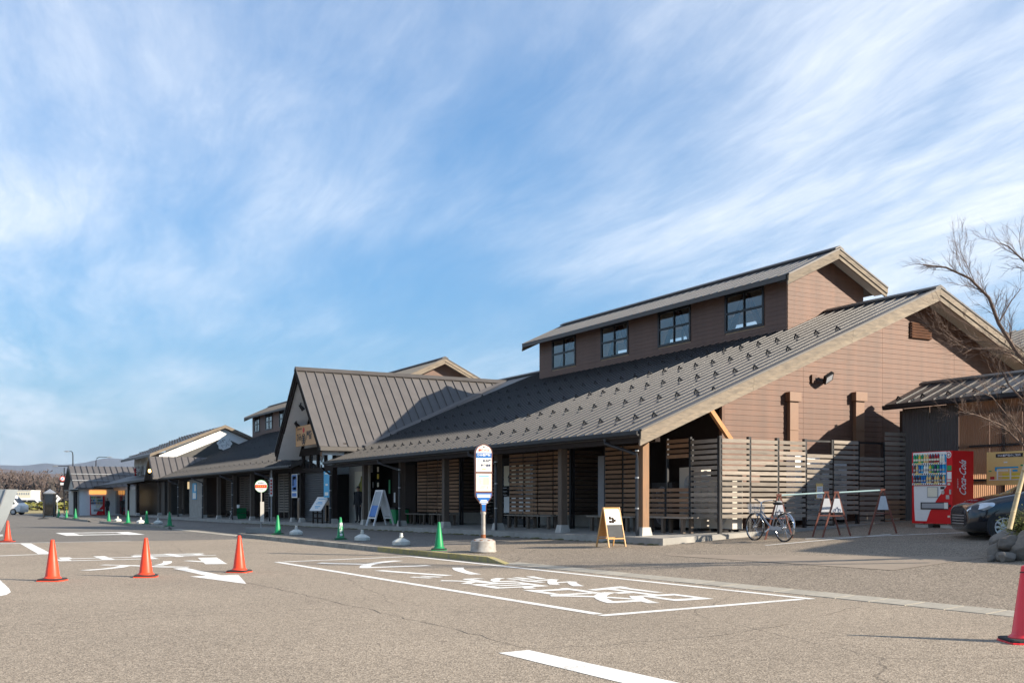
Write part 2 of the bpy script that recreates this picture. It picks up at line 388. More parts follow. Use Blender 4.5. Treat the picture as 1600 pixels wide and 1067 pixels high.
mat('poly', (.135, .078, .050), .28, var=.22, vscale=1.6, stretch=(1, 5, .6), spec=.6)
def make_translucent(name, col, f):
    nt = MT[name].node_tree; N = nt.nodes; L = nt.links; b = N['Principled BSDF']; out = [n for n in N if n.type == 'OUTPUT_MATERIAL'][0]
    t = N.new('ShaderNodeBsdfTranslucent'); t.inputs[0].default_value = (*col, 1); mx = N.new('ShaderNodeMixShader'); mx.inputs[0].default_value = f
    L.new(b.outputs[0], mx.inputs[1]); L.new(t.outputs[0], mx.inputs[2]); L.new(mx.outputs[0], out.inputs[0])
make_translucent('poly', (.62, .36, .22), .55)
mat('sheet_dark', (.06, .05, .045), .45, var=.15, stretch=(1, 10, .4))
mat('cone_orange', (.80, .060, .018), .42, vscale=7, rnd=.07, col2=(.62, .052, .02), spec=.35)
mat('cone_red', (.76, .022, .035), .36, var=.04, coat=.2)
mat('cone_green', (.006, .225, .075), .45, var=.16, vscale=6, rnd=.12, spec=.35)
mat('rubber', (.018, .018, .018), .75, var=.2)
mat('weight', (.50, .51, .46), .55, vscale=9, rnd=.08, col2=(.62, .62, .56))
mat('white_plastic', (.78, .78, .77), .4, var=.03)
mat('gable_grey', (.075, .072, .066), .7, var=.06)
mat('sheet_pale', (.27, .30, .32), .45, var=.06)
mat('grey_plastic', (.32, .33, .35), .4, var=.05)
mat('red_plastic', (.64, .005, .012), .36, var=.03, spec=.3)
mat('red_dark', (.36, .005, .010), .38, var=.04)
mat('sign_white', (.80, .78, .70), .45, var=.03)
mat('sign_cream', (.76, .71, .56), .5, var=.03)
mat('sign_blue', (.008, .13, .42), .45, var=.06)
mat('sign_navy', (.02, .03, .10), .5, var=.05)
mat('sign_cyan', (.02, .36, .62), .45, var=.05)
mat('sign_red', (.62, .05, .03), .45, var=.05)
mat('sign_green', (.02, .30, .10), .45, var=.05)
mat('sign_yellow', (.75, .55, .05), .45, var=.05)
mat('ochre', (.80, .53, .19), .55, var=.04)
mat('board_wood', (.56, .31, .14), .6, var=.08, vscale=5, stretch=(1, 1, 8))
mat('ink', (.012, .012, .014), .6, var=.05)
mat('ink_red', (.55, .03, .02), .6, var=.05)
mat('rust_white', (.40, .39, .365), .65, vscale=7, col2=(.22, .19, .16), bump=.15)
mat('rust', (.22, .075, .03), .85, var=.4, vscale=20)
mat('rim_brown', (.13, .045, .035), .5, var=.15)
mat('sign_wood', (.48, .26, .085), .55, var=.18, vscale=6, stretch=(1, 1, 5))
mat('chalk', (.05, .052, .055), .85, var=.25, vscale=5)
mat('plate_grey', (.55, .56, .58), .5, var=.08)
mat('stand_brown', (.17, .055, .035), .6, var=.2, vscale=9)
mat('bar_teal', (.34, .46, .45), .45, var=.08)
mat('bike_frame', (.16, .18, .22), .3, metal=.6, var=.08)
mat('chrome', (.62, .63, .65), .2, metal=1, var=.05)
mat('car_paint', (.012, .015, .022), .16, metal=.3, var=.06, coat=1)
mat('car_glass', (.012, .014, .016), .05, var=.05)
mat('headlight', (.62, .66, .70), .08, metal=.5, var=.25, vscale=14, coat=1)
mat('alloy', (.55, .56, .58), .3, metal=.8, var=.06)
mat('tyre', (.02, .02, .021), .8, var=.2)
mat('van_white', (.74, .73, .70), .35, var=.03, coat=.4)
mat('rock', (.20, .175, .145), .9, vscale=5, rnd=.25, bump=.7, bscale=18, col2=(.105, .095, .085))
mat('bark', (.125, .085, .065), .9, var=.3, vscale=14, bump=.3)
mat('bamboo', (.48, .38, .22), .6, var=.25, vscale=6)
mat('leaf', (.12, .14, .03), .6, vscale=4, col2=(.30, .26, .05))
mat('skin', (.45, .27, .19), .6, var=.05)
mat('cloth_dark', (.012, .013, .016), .9, var=.2)
mat('forest', (.032, .031, .028), .95, var=.35, vscale=.12, col2=(.062, .050, .043))
mat('forest_bare', (.078, .058, .051), .95, var=.35, vscale=.2)
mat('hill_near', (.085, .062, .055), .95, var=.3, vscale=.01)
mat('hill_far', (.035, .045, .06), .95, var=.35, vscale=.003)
emis('lamp_on', (1.0, .62, .2), 3)
emis('lit_sign', (1.0, .45, .12), .55)
emis('lit_shop', (1.0, .72, .38), .3)
# ------------------------------------------------------------------ ground
def grid(name, vs_us, mat_, kind='structure', sm=True):
    rows = vs_us; mb = MB(); n = len(rows[0])
    mb.add([p for r in rows for p in r], [(i * n + j, i * n + j + 1, (i + 1) * n + j + 1, (i + 1) * n + j) for i in range(len(rows) - 1) for j in range(n - 1)], sm)
    o = mb.build(name, mat_); o['kind'] = kind; return o
def frange(a, b, s):
    n = max(1, int(round((b - a) / s))); return [a + (b - a) * i / n for i in range(n + 1)]
tb = MB(); tb.add([(-9000, -400, -.06), (9000, -400, -.06), (9000, 9000, -.06), (-9000, 9000, -.06)], [(0, 1, 2, 3)])
tb.build('terrain', 'soil')['kind'] = 'structure'
UROAD = 38.0
rowsA = [[(v, U, 0) for v in [-60 + (VK(U) + 60) * t / 6 for t in range(7)]] for U in frange(-20, UROAD, 2)]
grid('road', rowsA, 'asphalt')
rowsB = [[(v, U, 0) for v in [-60 + (VK(U) + 60) * t / 6 for t in range(7)]] for U in frange(UROAD, 150, 2)]
grid('road_resurfaced', rowsB, 'asphalt_grey')
rowsP = [[(VK(U) + (62 - VK(U)) * t, U, G(VK(U) + (62 - VK(U)) * t + 1e-4, U) if t < .2 else G(VK(U) + (62 - VK(U)) * .2, U) + .01 * 0) for t in (0, .01, .03, .06, .09, .12, .16, .199, .25, .3, 1)] for U in frange(-20, 26, .5)]
rowsP = [[(v, U, G(v + 1e-4, U)) for v in [VK(U), VK(U) + .3, VK(U) + 1, VK(U) + 2.3, 14.5, 15.8, 18, 21, 25, 30]] for U in frange(-20, 26, .5)]
grid('pavement_forecourt', rowsP, 'asphalt_walk')
rowsQ = [[(v, U, G(v + 1e-4, U)) for v in [VK(U), VK(U) + .3, VK(U) + 1, VK(U) + 2.3, 14.5, 15.8, 18, 25, 30]] for U in frange(26, 150, .8)]
grid('pavement', rowsQ, 'asphalt_grey')

# concrete patch and painted lines on the forecourt follow its slope
def drape(mb, pts, lift, cuts=10):
    a, b, c, d = [Vector(p) for p in pts]; vs = []; fs = []
    for i in range(cuts + 1):
        for j in range(3):
            p = a.lerp(d, i / cuts).lerp(b.lerp(c, i / cuts), j / 2); vs.append((p.x, p.y, G(p.x, p.y) + lift))
    for i in range(cuts):
        for j in range(2): k = i * 3 + j; fs.append((k, k + 1, k + 4, k + 3))
    mb.add(vs, fs)
pm = MB(); drape(pm, [PG(1040, 867.5), PG(1040, 866), PG(1545, 870), PG(1395, 891)], .006, 8)
tag(pm.build('concrete_apron', 'concrete_patch'), kind='structure')

# kerb: each stone a piece
kb = thing('kerb', 'low concrete kerb with faded yellow paint along the bus bay', 'kerb', (VK(30), 30, 0), world=True)
sm_ = MB().box((0, 0, 0), (.16, .594, .30)).mesh('kerb_stone', 'kerb')
sy_ = MB().box((0, 0, 0), (.16, .594, .30)).mesh('kerb_stone', 'kerb_yellow')
def kerb_run(u0, u1, yel):
    U = u0
    while U < u1:
        v = VK(U + .3); a = math.atan2(-(VK(U + .6) - VK(U)), .6)
        o = obj('kerb_stone', sy_ if U < yel else sm_, kb, (v + .02, U + .3, -.019 + random.uniform(-.004, .004)))
        o.rotation_euler = (0, 0, a)
        U += .6
kerb_run(20.9, 40.2, 26.6); kerb_run(53.2, 69, 0); kerb_run(74, 88, 0)
v0, v1 = VK(20.2), VK(20.9)
MB().hexa([(v0 - .06, 20.1, -.1), (v0 + .10, 20.1, -.1), (v1 + .10, 20.898, -.1), (v1 - .06, 20.898, -.1)], [(v0 - .06, 20.1, .006), (v0 + .10, 20.1, .006), (v1 + .10, 20.898, .131), (v1 - .06, 20.898, .131)]).build('ramp_stone', 'kerb_yellow', kb)
gs = thing('edging_strip', 'flush strip of pale concrete edging stones across the asphalt', 'edging', (VK(10), 10, 0), world=True)
st_ = MB().box((0, 0, 0), (.42, .575, .1)).mesh('edging_stone', 'strip_stone')
U = 5.4
while U < 20.0:
    o = obj('edging_stone', st_, gs, (VK(U + .3) + .19, U + .3, -.030 + random.uniform(-.002, .002))); o.rotation_euler = (0, R(-3.5), math.atan2(-(VK(U + .6) - VK(U)), .6)); U += .6
gs2 = thing('edging_strip', 'flush edging stones at the driveway gap between the two raised kerbs', 'edging', (VK(46), 46, 0), world=True)
U = 41.0
while U < 52.4:
    o = obj('edging_stone', st_, gs2, (VK(U + .3) + .15, U + .3, -.036)); o.rotation_euler = (0, R(-1.2), math.atan2(-(VK(U + .6) - VK(U)), .6)); U += .6

# moss line along slab foot
# porch slab
rows = []
def slab_obj():
    us = frange(20.6, 104, 1.2); mb = MB(); vs = []
    for U in us:
        for v in (15.73, 15.731, 17.5, 26.0):
            vs.append((v, U, (SLAB(v, U) if v != 15.73 else SLAB(v, U) - .45)))
    n = 4; fs = [(i * n + j, i * n + j + 1, (i + 1) * n + j + 1, (i + 1) * n + j) for i in range(len(us) - 1) for j in range(n - 1)]
    k = len(vs)
    vs += [(15.73, 20.6, -.1), (26, 20.6, -.1), (26, 20.6, SLAB(26, 20.6)), (15.73, 20.6, SLAB(15.73, 20.6))]
    fs.append((k, k + 1, k + 2, k + 3))
    mb.add(vs, fs); o = mb.build('porch_slab', 'concrete'); o['kind'] = 'structure'
    m2 = MB()
    for U in frange(20.7, 60, .35):
        r = random.uniform(.02, .07); c = Vector((15.70, U + random.uniform(-.15, .15), G(15.7, U) + .004))
        m2.lathe([(r * 2.2, 0), (r * 1.6, r * .3), (r * .6, r * .5)], 7, c)
    tag(m2.build('moss_line', 'moss'), 'green moss along the foot of the concrete porch slab', 'moss', kind='stuff')
slab_obj()

# ------------------------------------------------------------------ painted markings (each marking one thing)
def strip(mb, a, b, w, z=.004, lift=None):
    a = Vector(a); b = Vector(b); d = (b - a); d.z = 0; d.normalize(); n = Vector((-d.y, d.x, 0)) * w / 2
    if lift is None: mb.add([(q.x, q.y, z) for q in (a - n, b - n, b + n, a + n)], [(0, 1, 2, 3)])
    else: drape(mb, [a - n, a + n, b + n, b - n], lift, 14)
def marking(name, label, mb): return tag(mb.build(name, 'paint'), label, 'road marking')
q = [P(434, 878, z=0), P(946, 961, z=0), P(1263, 935, z=0), P(642, 869, z=0)]
mb = MB()
for i in range(4):
    d = (q[(i + 1) % 4] - q[i]).normalized() * .075
    strip(mb, q[i] - d, q[(i + 1) % 4] - d * (1 if i < 3 else 1) - d, .15)
marking('bay_outline', 'white painted outline of the bus bay beside the kerb', mb)
mb = MB()
for ch, (px, py), wv, hu in (('路', (960, 928.5), 1.95, 2.7), ('線', (806, 909.5), 2.0, 2.4), ('バ', (690, 894), 2.1, 2.5), ('ス', (588, 881), 2.1, 2.3)):
    c = P(px, py, z=.004); text(mb, ch, c, (-1, 0, 0), (0, -1, 0), hu, wv, bold=.003, off=0, zf=lambda x, y: .0045)
marking('bay_lettering', 'large white characters painted inside the bus bay', mb)
mb = MB()
for ch, (px, py), wv, hu in (('出', (164, 871.5), 2.2, 2.0), ('入', (203, 884.5), 2.2, 1.9), ('車', (272, 867), 1.9, 1.7), ('ハ', (288, 878.5), 1.6, 1.6)):
    c = P(px, py, z=.004); text(mb, ch, c, (1, 0, 0), (0, 1, 0), hu, wv, bold=.010, off=0, zf=lambda x, y: .0045)
strip(mb, P(324, 871, z=0), P(338, 881, z=0), .45)
marking('lane_lettering', 'white painted characters on the road behind the middle orange cone', mb)
mb = MB(); a = P(281, 887.5, z=0); b = P(335, 899, z=0); e = P(385, 912, z=0); strip(mb, a, b, .28)
d = (e - b).normalized(); n = Vector((-d.y, d.x, 0)); mb.add([(p.x, p.y, .0042) for p in (b + n * .45, b - n * .45, e)], [(0, 1, 2)])
marking('lane_arrow', 'white painted arrow in front of the third orange cone', mb)
mb = MB(); c = P(155, 833.5, z=.004); text(mb, '口', c, (1, 0, 0), (0, 1, 0), 4.2, 3.0, bold=.05, off=0, zf=lambda x, y: .0045)
marking('far_lettering', 'white painted character on the dark asphalt of the far lane', mb)
mb = MB(); strip(mb, P(-60, 850, z=0), P(205, 844.6, z=0), .14); marking('stop_line', 'thin white line where pale asphalt meets darker asphalt', mb)
mb = MB(); a, b, c, d = P(-80, 849.5, z=0), P(40, 848.8, z=0), P(71, 865.5, z=0), P(-80, 871, z=0)
strip(mb, a, b, .2); strip(mb, b, c, .32); strip(mb, c, d, .22); marking('island_outline', 'white painted island outline around the smallest orange cone', mb)
mb = MB(); mb.add([(p.x, p.y, .004) for p in (P(-40, 900, z=0), P(0, 906, z=0), P(14, 919, z=0), P(17, 925, z=0), P(10, 929, z=0), P(0, 931, z=0), P(-40, 936, z=0))], [tuple(range(6, -1, -1))])
marking('rounded_marking', 'rounded end of a white painted marking at left edge', mb)
mb = MB(); mb.add([(p.x, p.y, .004) for p in (P(779, 1020, z=0), P(1150, 1110, z=0), P(1240, 1106, z=0), P(826, 1015.5, z=0))], [(0, 1, 2, 3)])
marking('lane_dash', 'broad white lane dash in the foreground', mb)
mb = MB(); strip(mb, PG(1196, 852), PG(1392, 834.5), .10, lift=.008); marking('parking_line', 'thin white parking line beside the bicycle', mb)
mb = MB(); strip(mb, PG(1258, 842), PG(1505, 832), .10, lift=.008); marking('parking_line', 'thin white line in front of the red vending machine', mb)

# ------------------------------------------------------------------ main hall
PIT = .419; VE, ZE, VR = 15.6, 3.17, 26.77; ZR = ZE + PIT * (VR - VE)
def zroof(V): return ZE + PIT * (V - VE) if V <= VR else ZR - PIT * (V - VR)
def roof_pan(mb, v0, z0, v1, z1, w, rib=.04):
    a = Vector((v0, w / 2, z0)); b = Vector((v1, w / 2, z1)); mb.bar(a, b, w - .004, .014)
    if rib: mb.bar(Vector((v0, 0.016, z0 + .002 + rib / 2)), Vector((v1, 0.016, z1 + .002 + rib / 2)), .03, rib)
def snow_guard_mesh():
    mb = MB(); s = Vector((1, 0, PIT)).normalized(); n = Vector((-PIT, 0, 1)).normalized(); y = Vector((0, 1, 0))
    mb.bar(y * -.03, y * .03, .03, .05); 
    for sg in (-1, 1):
        a = n * .12; b = y * .10 * sg + n * .012 - s * .02
        mb.bar(a - s * .005, b, .05, .016, up=s)
        mb.bar(y * .07 * sg + n * .0, y * .11 * sg + n * .03, .07, .02)
    mb.bar(n * .11 - y * .035, n * .11 + y * .035, .05, .02, up=n)
    mb.v = [tuple(c * .82 for c in v) for v in mb.v]
    return mb.mesh('snow_guard', 'black_metal')
SG = snow_guard_mesh()
def deck(mb, u0, u1, v0=VE, both=True, th=.16):
    pts = [(v0, zroof(v0)), (VR, ZR)] + ([(2 * VR - VE, ZE)] if both else [])
    top = [Vector((v, u0, z - .012)) for v, z in pts]; bot = [Vector((v, u0, z - th)) for v, z in reversed(pts)]
    mb.prism(top + bot, (0, u1 - u0, 0))
hall = thing('market_hall', 'long brown hall with dark ribbed metal roof and raised window storey, nearest building', 'building', (22, 30, .4), world=True)
rf = MB(); deck(rf, 21.36, 45.4); deck(rf, 45.401, 50.5, 17.4); roof = rf.build('roof', 'roof_edge', hall)
pw = .42
mb = MB(); roof_pan(mb, 0, 0, VR - VE, ZR - ZE, pw); pan = mb.mesh('roof_panel', 'roof_metal')
for i in range(57): obj('roof_panel', pan, roof, (VE, 21.38 + i * pw, ZE))
for r_, (v, off) in enumerate(((16.7, .0), (18.45, .42), (20.2, .0), (21.85, .42), (23.4, .0))):
    k = 0; u = 21.80 + off
    while u < 44.6:
        if not (v > 24 and u > 25): obj('snow_guard', SG, roof, (v, u + .42, zroof(v) + .012))
        u += .84
obj('snow_guard', SG, roof, (18.45, 21.9, zroof(18.45) + .012))
MB().prism([Vector((VR + a, 21.3, ZR + b)) for a, b in ((-.22, -.05), (0, .05), (.22, -.05), (.22, -.0), (0, .10), (-.22, 0))], (0, 29, 0)).build('ridge_cap', 'roof_edge', roof)
mb = MB(); mb.add([(VR, 21.37, ZR + .01), (VR + 11.2, 21.37, ZE + .01), (VR + 11.2, 50.5, ZE + .01), (VR, 50.5, ZR + .01)], [(0, 1, 2, 3)]); mb.build('rear_slope', 'roof_metal_b', roof)
# barge boards on the gable end
def barge_set(parent, u, vr, zr, ve_l, ve_r, pit, up_h=.20, lo_h=.16, d=.06, mat_='barge', topm=True, seg=0):
    for sgn, ve in ((-1, ve_l), (1, ve_r)):
        ze = zr - pit * abs(ve - vr)
        def Z(v): return zr - pit * abs(v - vr)
        cuts = [vr, ve] if not seg else [vr + (ve - vr) * i / seg for i in range(seg + 1)]
        for a, b in zip(cuts, cuts[1:]):
            g = .003 * sgn
            for (t, h, off) in ((.0, up_h, 0), (up_h + .004, lo_h, .035)):
                MB().prism([Vector((a + g, u + off, Z(a) - t)), Vector((b - g, u + off, Z(b) - t)), Vector((b - g, u + off, Z(b) - t - h)), Vector((a + g, u + off, Z(a) - t - h))], (0, d, 0)).build('barge_board', mat_, parent)
        MB().bar((vr, u + .02, zr + .03), (ve, u + .02, ze + .03), .09, .05, up=(0, 0, 1)).build('verge_trim', 'roof_edge', parent)
barge_set(roof, 21.3, VR, ZR - .015, VE - .02, VR + 11.2, PIT, seg=3)
mb = MB()
mb.add([(VR, 21.43, ZR - .20), (VR + 11.2, 21.43, ZE - .20), (VR + 11.2, 22.1, ZE - .20), (VR, 22.1, ZR - .20)], [(3, 2, 1, 0)])
mb.add([(VR, 21.43, ZR - .20), (18.9, 21.43, zroof(18.9) - .20), (18.9, 22.1, zroof(18.9) - .20), (VR, 22.1, ZR - .20)], [(0, 1, 2, 3)])
mb.build('soffit', 'soffit', roof)
# gable wall boards
UG = 22.1; VW = 18.9
core = MB(); core.prism([Vector((VW + .02, UG + .03, .3)), Vector((2 * VR - VW, UG + .03, .3)), Vector((2 * VR - VW, UG + .03, zroof(VW) - .2)), Vector((VR, UG + .03, ZR - .2)), Vector((VW + .02, UG + .03, zroof(VW) - .2))], (0, .12, 0))
wall = core.build('gable_wall', 'siding_dark', hall)
def gl(z): return max(VW, VE + (z + .2 - ZE) / PIT)
z = .62
vent = (27.05, 27.95, 6.30, 6.82)
while z < ZR - .3:
    zt = z + .148
    L0, L1 = gl(z), gl(zt); R0, R1 = 2 * VR - L0, 2 * VR - L1
    cutv = [c for c in (21.9, 25.15, 28.4, 31.6) if L1 + .15 < c < R1 - .15]
    e0 = [L0] + cutv + [R0]; e1 = [L1] + cutv + [R1]
    for i in range(len(e0) - 1):
        a0, b0, a1, b1 = e0[i] + .003, e0[i + 1] - .003, e1[i] + .003, e1[i + 1] - .003
        if b1 - a1 < .02: continue
        MB().hexa([(a0, UG - .004, z), (b0, UG - .004, z), (b0, UG + .028, z), (a0, UG + .028, z)], [(a1, UG + .006, zt), (b1, UG + .006, zt), (b1, UG + .028, zt), (a1, UG + .028, zt)]).build('siding_board', 'siding', wall)
    z += .15
MB().bb(VW - .04, VW + .06, UG - .03, UG + .1, .3, zroof(VW) - .3).build('corner_trim', 'siding', wall)
# louvre vent
vv = P(1421, 528, U=UG); v2 = P(1453, 507, U=UG)
lv = MB().bb(vv.x, v2.x, UG - .05, UG - .01, vv.z, v2.z).build('louvre_vent', 'siding_dark', hall)
nn = 6
for i in range(nn):
    zz = vv.z + (v2.z - vv.z) * (i + .5) / nn
    MB().bar((vv.x + .02, UG - .065, zz), (v2.x - .02, UG - .065, zz), .05, .05, up=(0, -.6, 1)).build('louvre', 'siding', lv)
# two flues boxed in on the gable
for px in (1240, 1343):
    b = P(px - 7, 690, U=UG - .1); t = P(px + 6, 622, U=UG - .1)
    fl = MB().bb(b.x, t.x, UG - .14, UG - .013, 1.0, t.z - .1).build('flue', 'duct', hall)
    MB().bb(b.x - .06, t.x + .06, UG - .20, UG - .013, t.z - .1, t.z + .16).build('flue_cap', 'duct', fl)
    MB().bb(b.x - .015, t.x + .015, UG - .155, UG - .013, b.z - .02 + .35, b.z + .02 + .35).build('flue_band', 'duct', fl)
# beam, brace, posts and gutters
bm = MB(); bm.bar((VE + .15, 21.58, zroof(VE + .15) - .30), (VW + .1, 21.58, zroof(VW + .1) - .30), .12, .16); bm.build('verge_rafter', 'orange_wood', hall)
bm = MB(); bm.bar((VW, 21.75, 3.02), (VW - .85, 21.62, zroof(VW - .85) - .36), .10, .13); bm.build('brace', 'orange_wood', hall)
bm = MB(); bm.bar((16.25, 21.5, 3.02), (16.25, 45.2, 3.02), .15, .22); bm.build('eaves_beam', 'dark_wood', hall)
def post(parent, v, u, top, w=.2, m='post_wood'):
    z0 = SLAB(v, u)
    p = MB().bb(v - w / 2, v + w / 2, u - w / 2, u + w / 2, z0 + .2, top).build('post', m, parent)
    MB().hexa([(v + a * .17, u + b * .17, z0 - .02) for a, b in ((-1, -1), (1, -1), (1, 1), (-1, 1))], [(v + a * .125, u + b * .125, z0 + .22) for a, b in ((-1, -1), (1, -1), (1, 1), (-1, 1))]).build('post_foot', 'concrete_light', p)
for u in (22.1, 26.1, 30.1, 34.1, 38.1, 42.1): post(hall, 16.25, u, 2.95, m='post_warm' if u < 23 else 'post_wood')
def gutter(parent, u0, u1, v=VE, z=ZE):
    pr = [(-.13, -.02), (-.13, -.10), (-.10, -.14), (-.02, -.14), (.01, -.10), (.01, -.02), (-.02, -.02), (-.02, -.09), (-.10, -.09), (-.10, -.02)]
    return MB().prism([Vector((v + a, u0, z + b)) for a, b in pr], (0, u1 - u0, 0)).build('gutter', 'gutter', parent)
gt = gutter(hall, 21.34, 45.4)
MB().bb(VE + .015, VE + .06, 21.36, 45.4, ZE - .30, ZE - .165).build('fascia', 'dark_wood', hall)
def downpipe(parent, u, v=VE - .06, vp=16.05, ztop=ZE - .14, side=-.22):
    z0 = SLAB(vp, u)
    p = MB().tube([(v, u + .75, ztop), (v, u + .75, ztop - .12), (vp, u + side, ztop - .42), (vp, u + side, ztop - .6), (vp, u + side, z0)], .045, 8).build('downpipe', 'pipe', parent)
    for zz in (.7, 1.5, 2.2):
        MB().lathe([(.055, 0), (.055, .035)], 10, (vp, u + side, z0 + zz)).build('pipe_bracket', 'galv', p)
for u in (22.1, 30.1, 38.1): downpipe(hall, u, side=.02 if u < 23 else -.22)
# porch back wall
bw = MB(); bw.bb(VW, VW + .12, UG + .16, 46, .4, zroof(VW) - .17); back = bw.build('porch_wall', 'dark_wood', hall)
MB().bb(VW - .06, VW - .002, UG + .17, 43, .4, .95).build('footing', 'concrete', hall)
# doors and glazing in the porch wall
def flat_panel(parent, name, m, u0, u1, z0, z1, v, th=.03):
    return MB().bb(v - th, v, u0, u1, z0, z1).build(name, m, parent)
door = flat_panel(hall, 'door', 'black_metal', 32.0, 35.7, .5, 3.0, VW - .062, .05)
for k, (u0, u1) in enumerate(((32.15, 33.2), (33.3, 34.4), (34.5, 35.6))):
    flat_panel(door, 'door_glass', 'car_glass', u0, u1, .75, 2.75, VW - .115, .012)
for u0, u1 in ((32.35, 33.15), (33.4, 34.3)):
    flat_panel(door, 'poster', 'sign_cream', u0, u1, 1.95, 2.7, VW - .13, .004)
    flat_panel(door, 'poster', 'white_plastic', u0, u1, .95, 1.55, VW - .13, .004)
    c = (u0 + u1) / 2
    MB().prism([Vector((VW - .136, c + a, 2.25 + b)) for a, b in ((-.16, 0), (0, .18), (.16, 0), (.09, 0), (.09, -.16), (-.09, -.16), (-.09, 0))], (-.004, 0, 0)).build('arrow_mark', 'ink', door)
MB().bb(17.66, 17.74, 26.02, 26.34, .55, 2.75).build('door_leaf', 'grey_door', hall)
# slat screens
_sl = {}
def slat_mesh(w, h, axis, m):
    key = (round(w, 3), h, axis, m)
    if key not in _sl:
        d = (w, .022, h) if axis == 'x' else (.022, w, h)
        _sl[key] = MB().box((0, 0, 0), d).mesh('slat', m)
    return _sl[key]
def screen(parent, v, u, w, axis, zr, m, posts=True, pm='black_metal', pitch=.139, h=.094, zfoot=None, name='slat_screen'):
    """one bay of horizontal slats starting at (v,u) running +x or +y; zr = list of (z0,z1) slat ranges"""
    dv, du = (1, 0) if axis == 'x' else (0, 1)
    fr = MB()
    for t in (0, w):
        a, b = v + dv * t, u + du * t
        z0 = SLAB(a, b) if zfoot is None else zfoot
        fr.bb(a - .03, a + .03, b - .03, b + .03, z0, max(z[1] for z in zr) + .02)
    s = fr.build(name, pm, parent)
    off = (0, -.045) if axis == 'x' else (-.045, 0)
    for z0, z1 in zr:
        z = z0 + h / 2
        while z < z1:
            o = obj('slat', slat_mesh(w - .07, h, axis, m), s, (v + dv * w / 2 + off[0], u + du * w / 2 + off[1], z + random.uniform(-.004, .004)))
            o.rotation_euler = (random.uniform(-.004, .004), random.uniform(-.004, .004), 0)
            z += pitch
    return s
full = [(.95, 3.02)]
screen(hall, 17.7, 21.98, 1.0, 'y', [(.95, 1.72), (2.55, 3.08)], 'slat_brown')
screen(hall, 17.7, 23.02, 1.05, 'y', [(.95, 1.72)], 'slat_brown')
screen(hall, 17.7, 24.1, .92, 'y', full, 'slat_brown')
screen(hall, 17.7, 25.05, .92, 'y', full, 'slat_brown')
for g in (27.95, 35.85):
    for i in range(4): screen(hall, 17.7, g + i * .985, .98, 'y', full, 'slat_brown')
    screen(hall, 17.78, g - .04, 1.08, 'x', full, 'slat_dark')
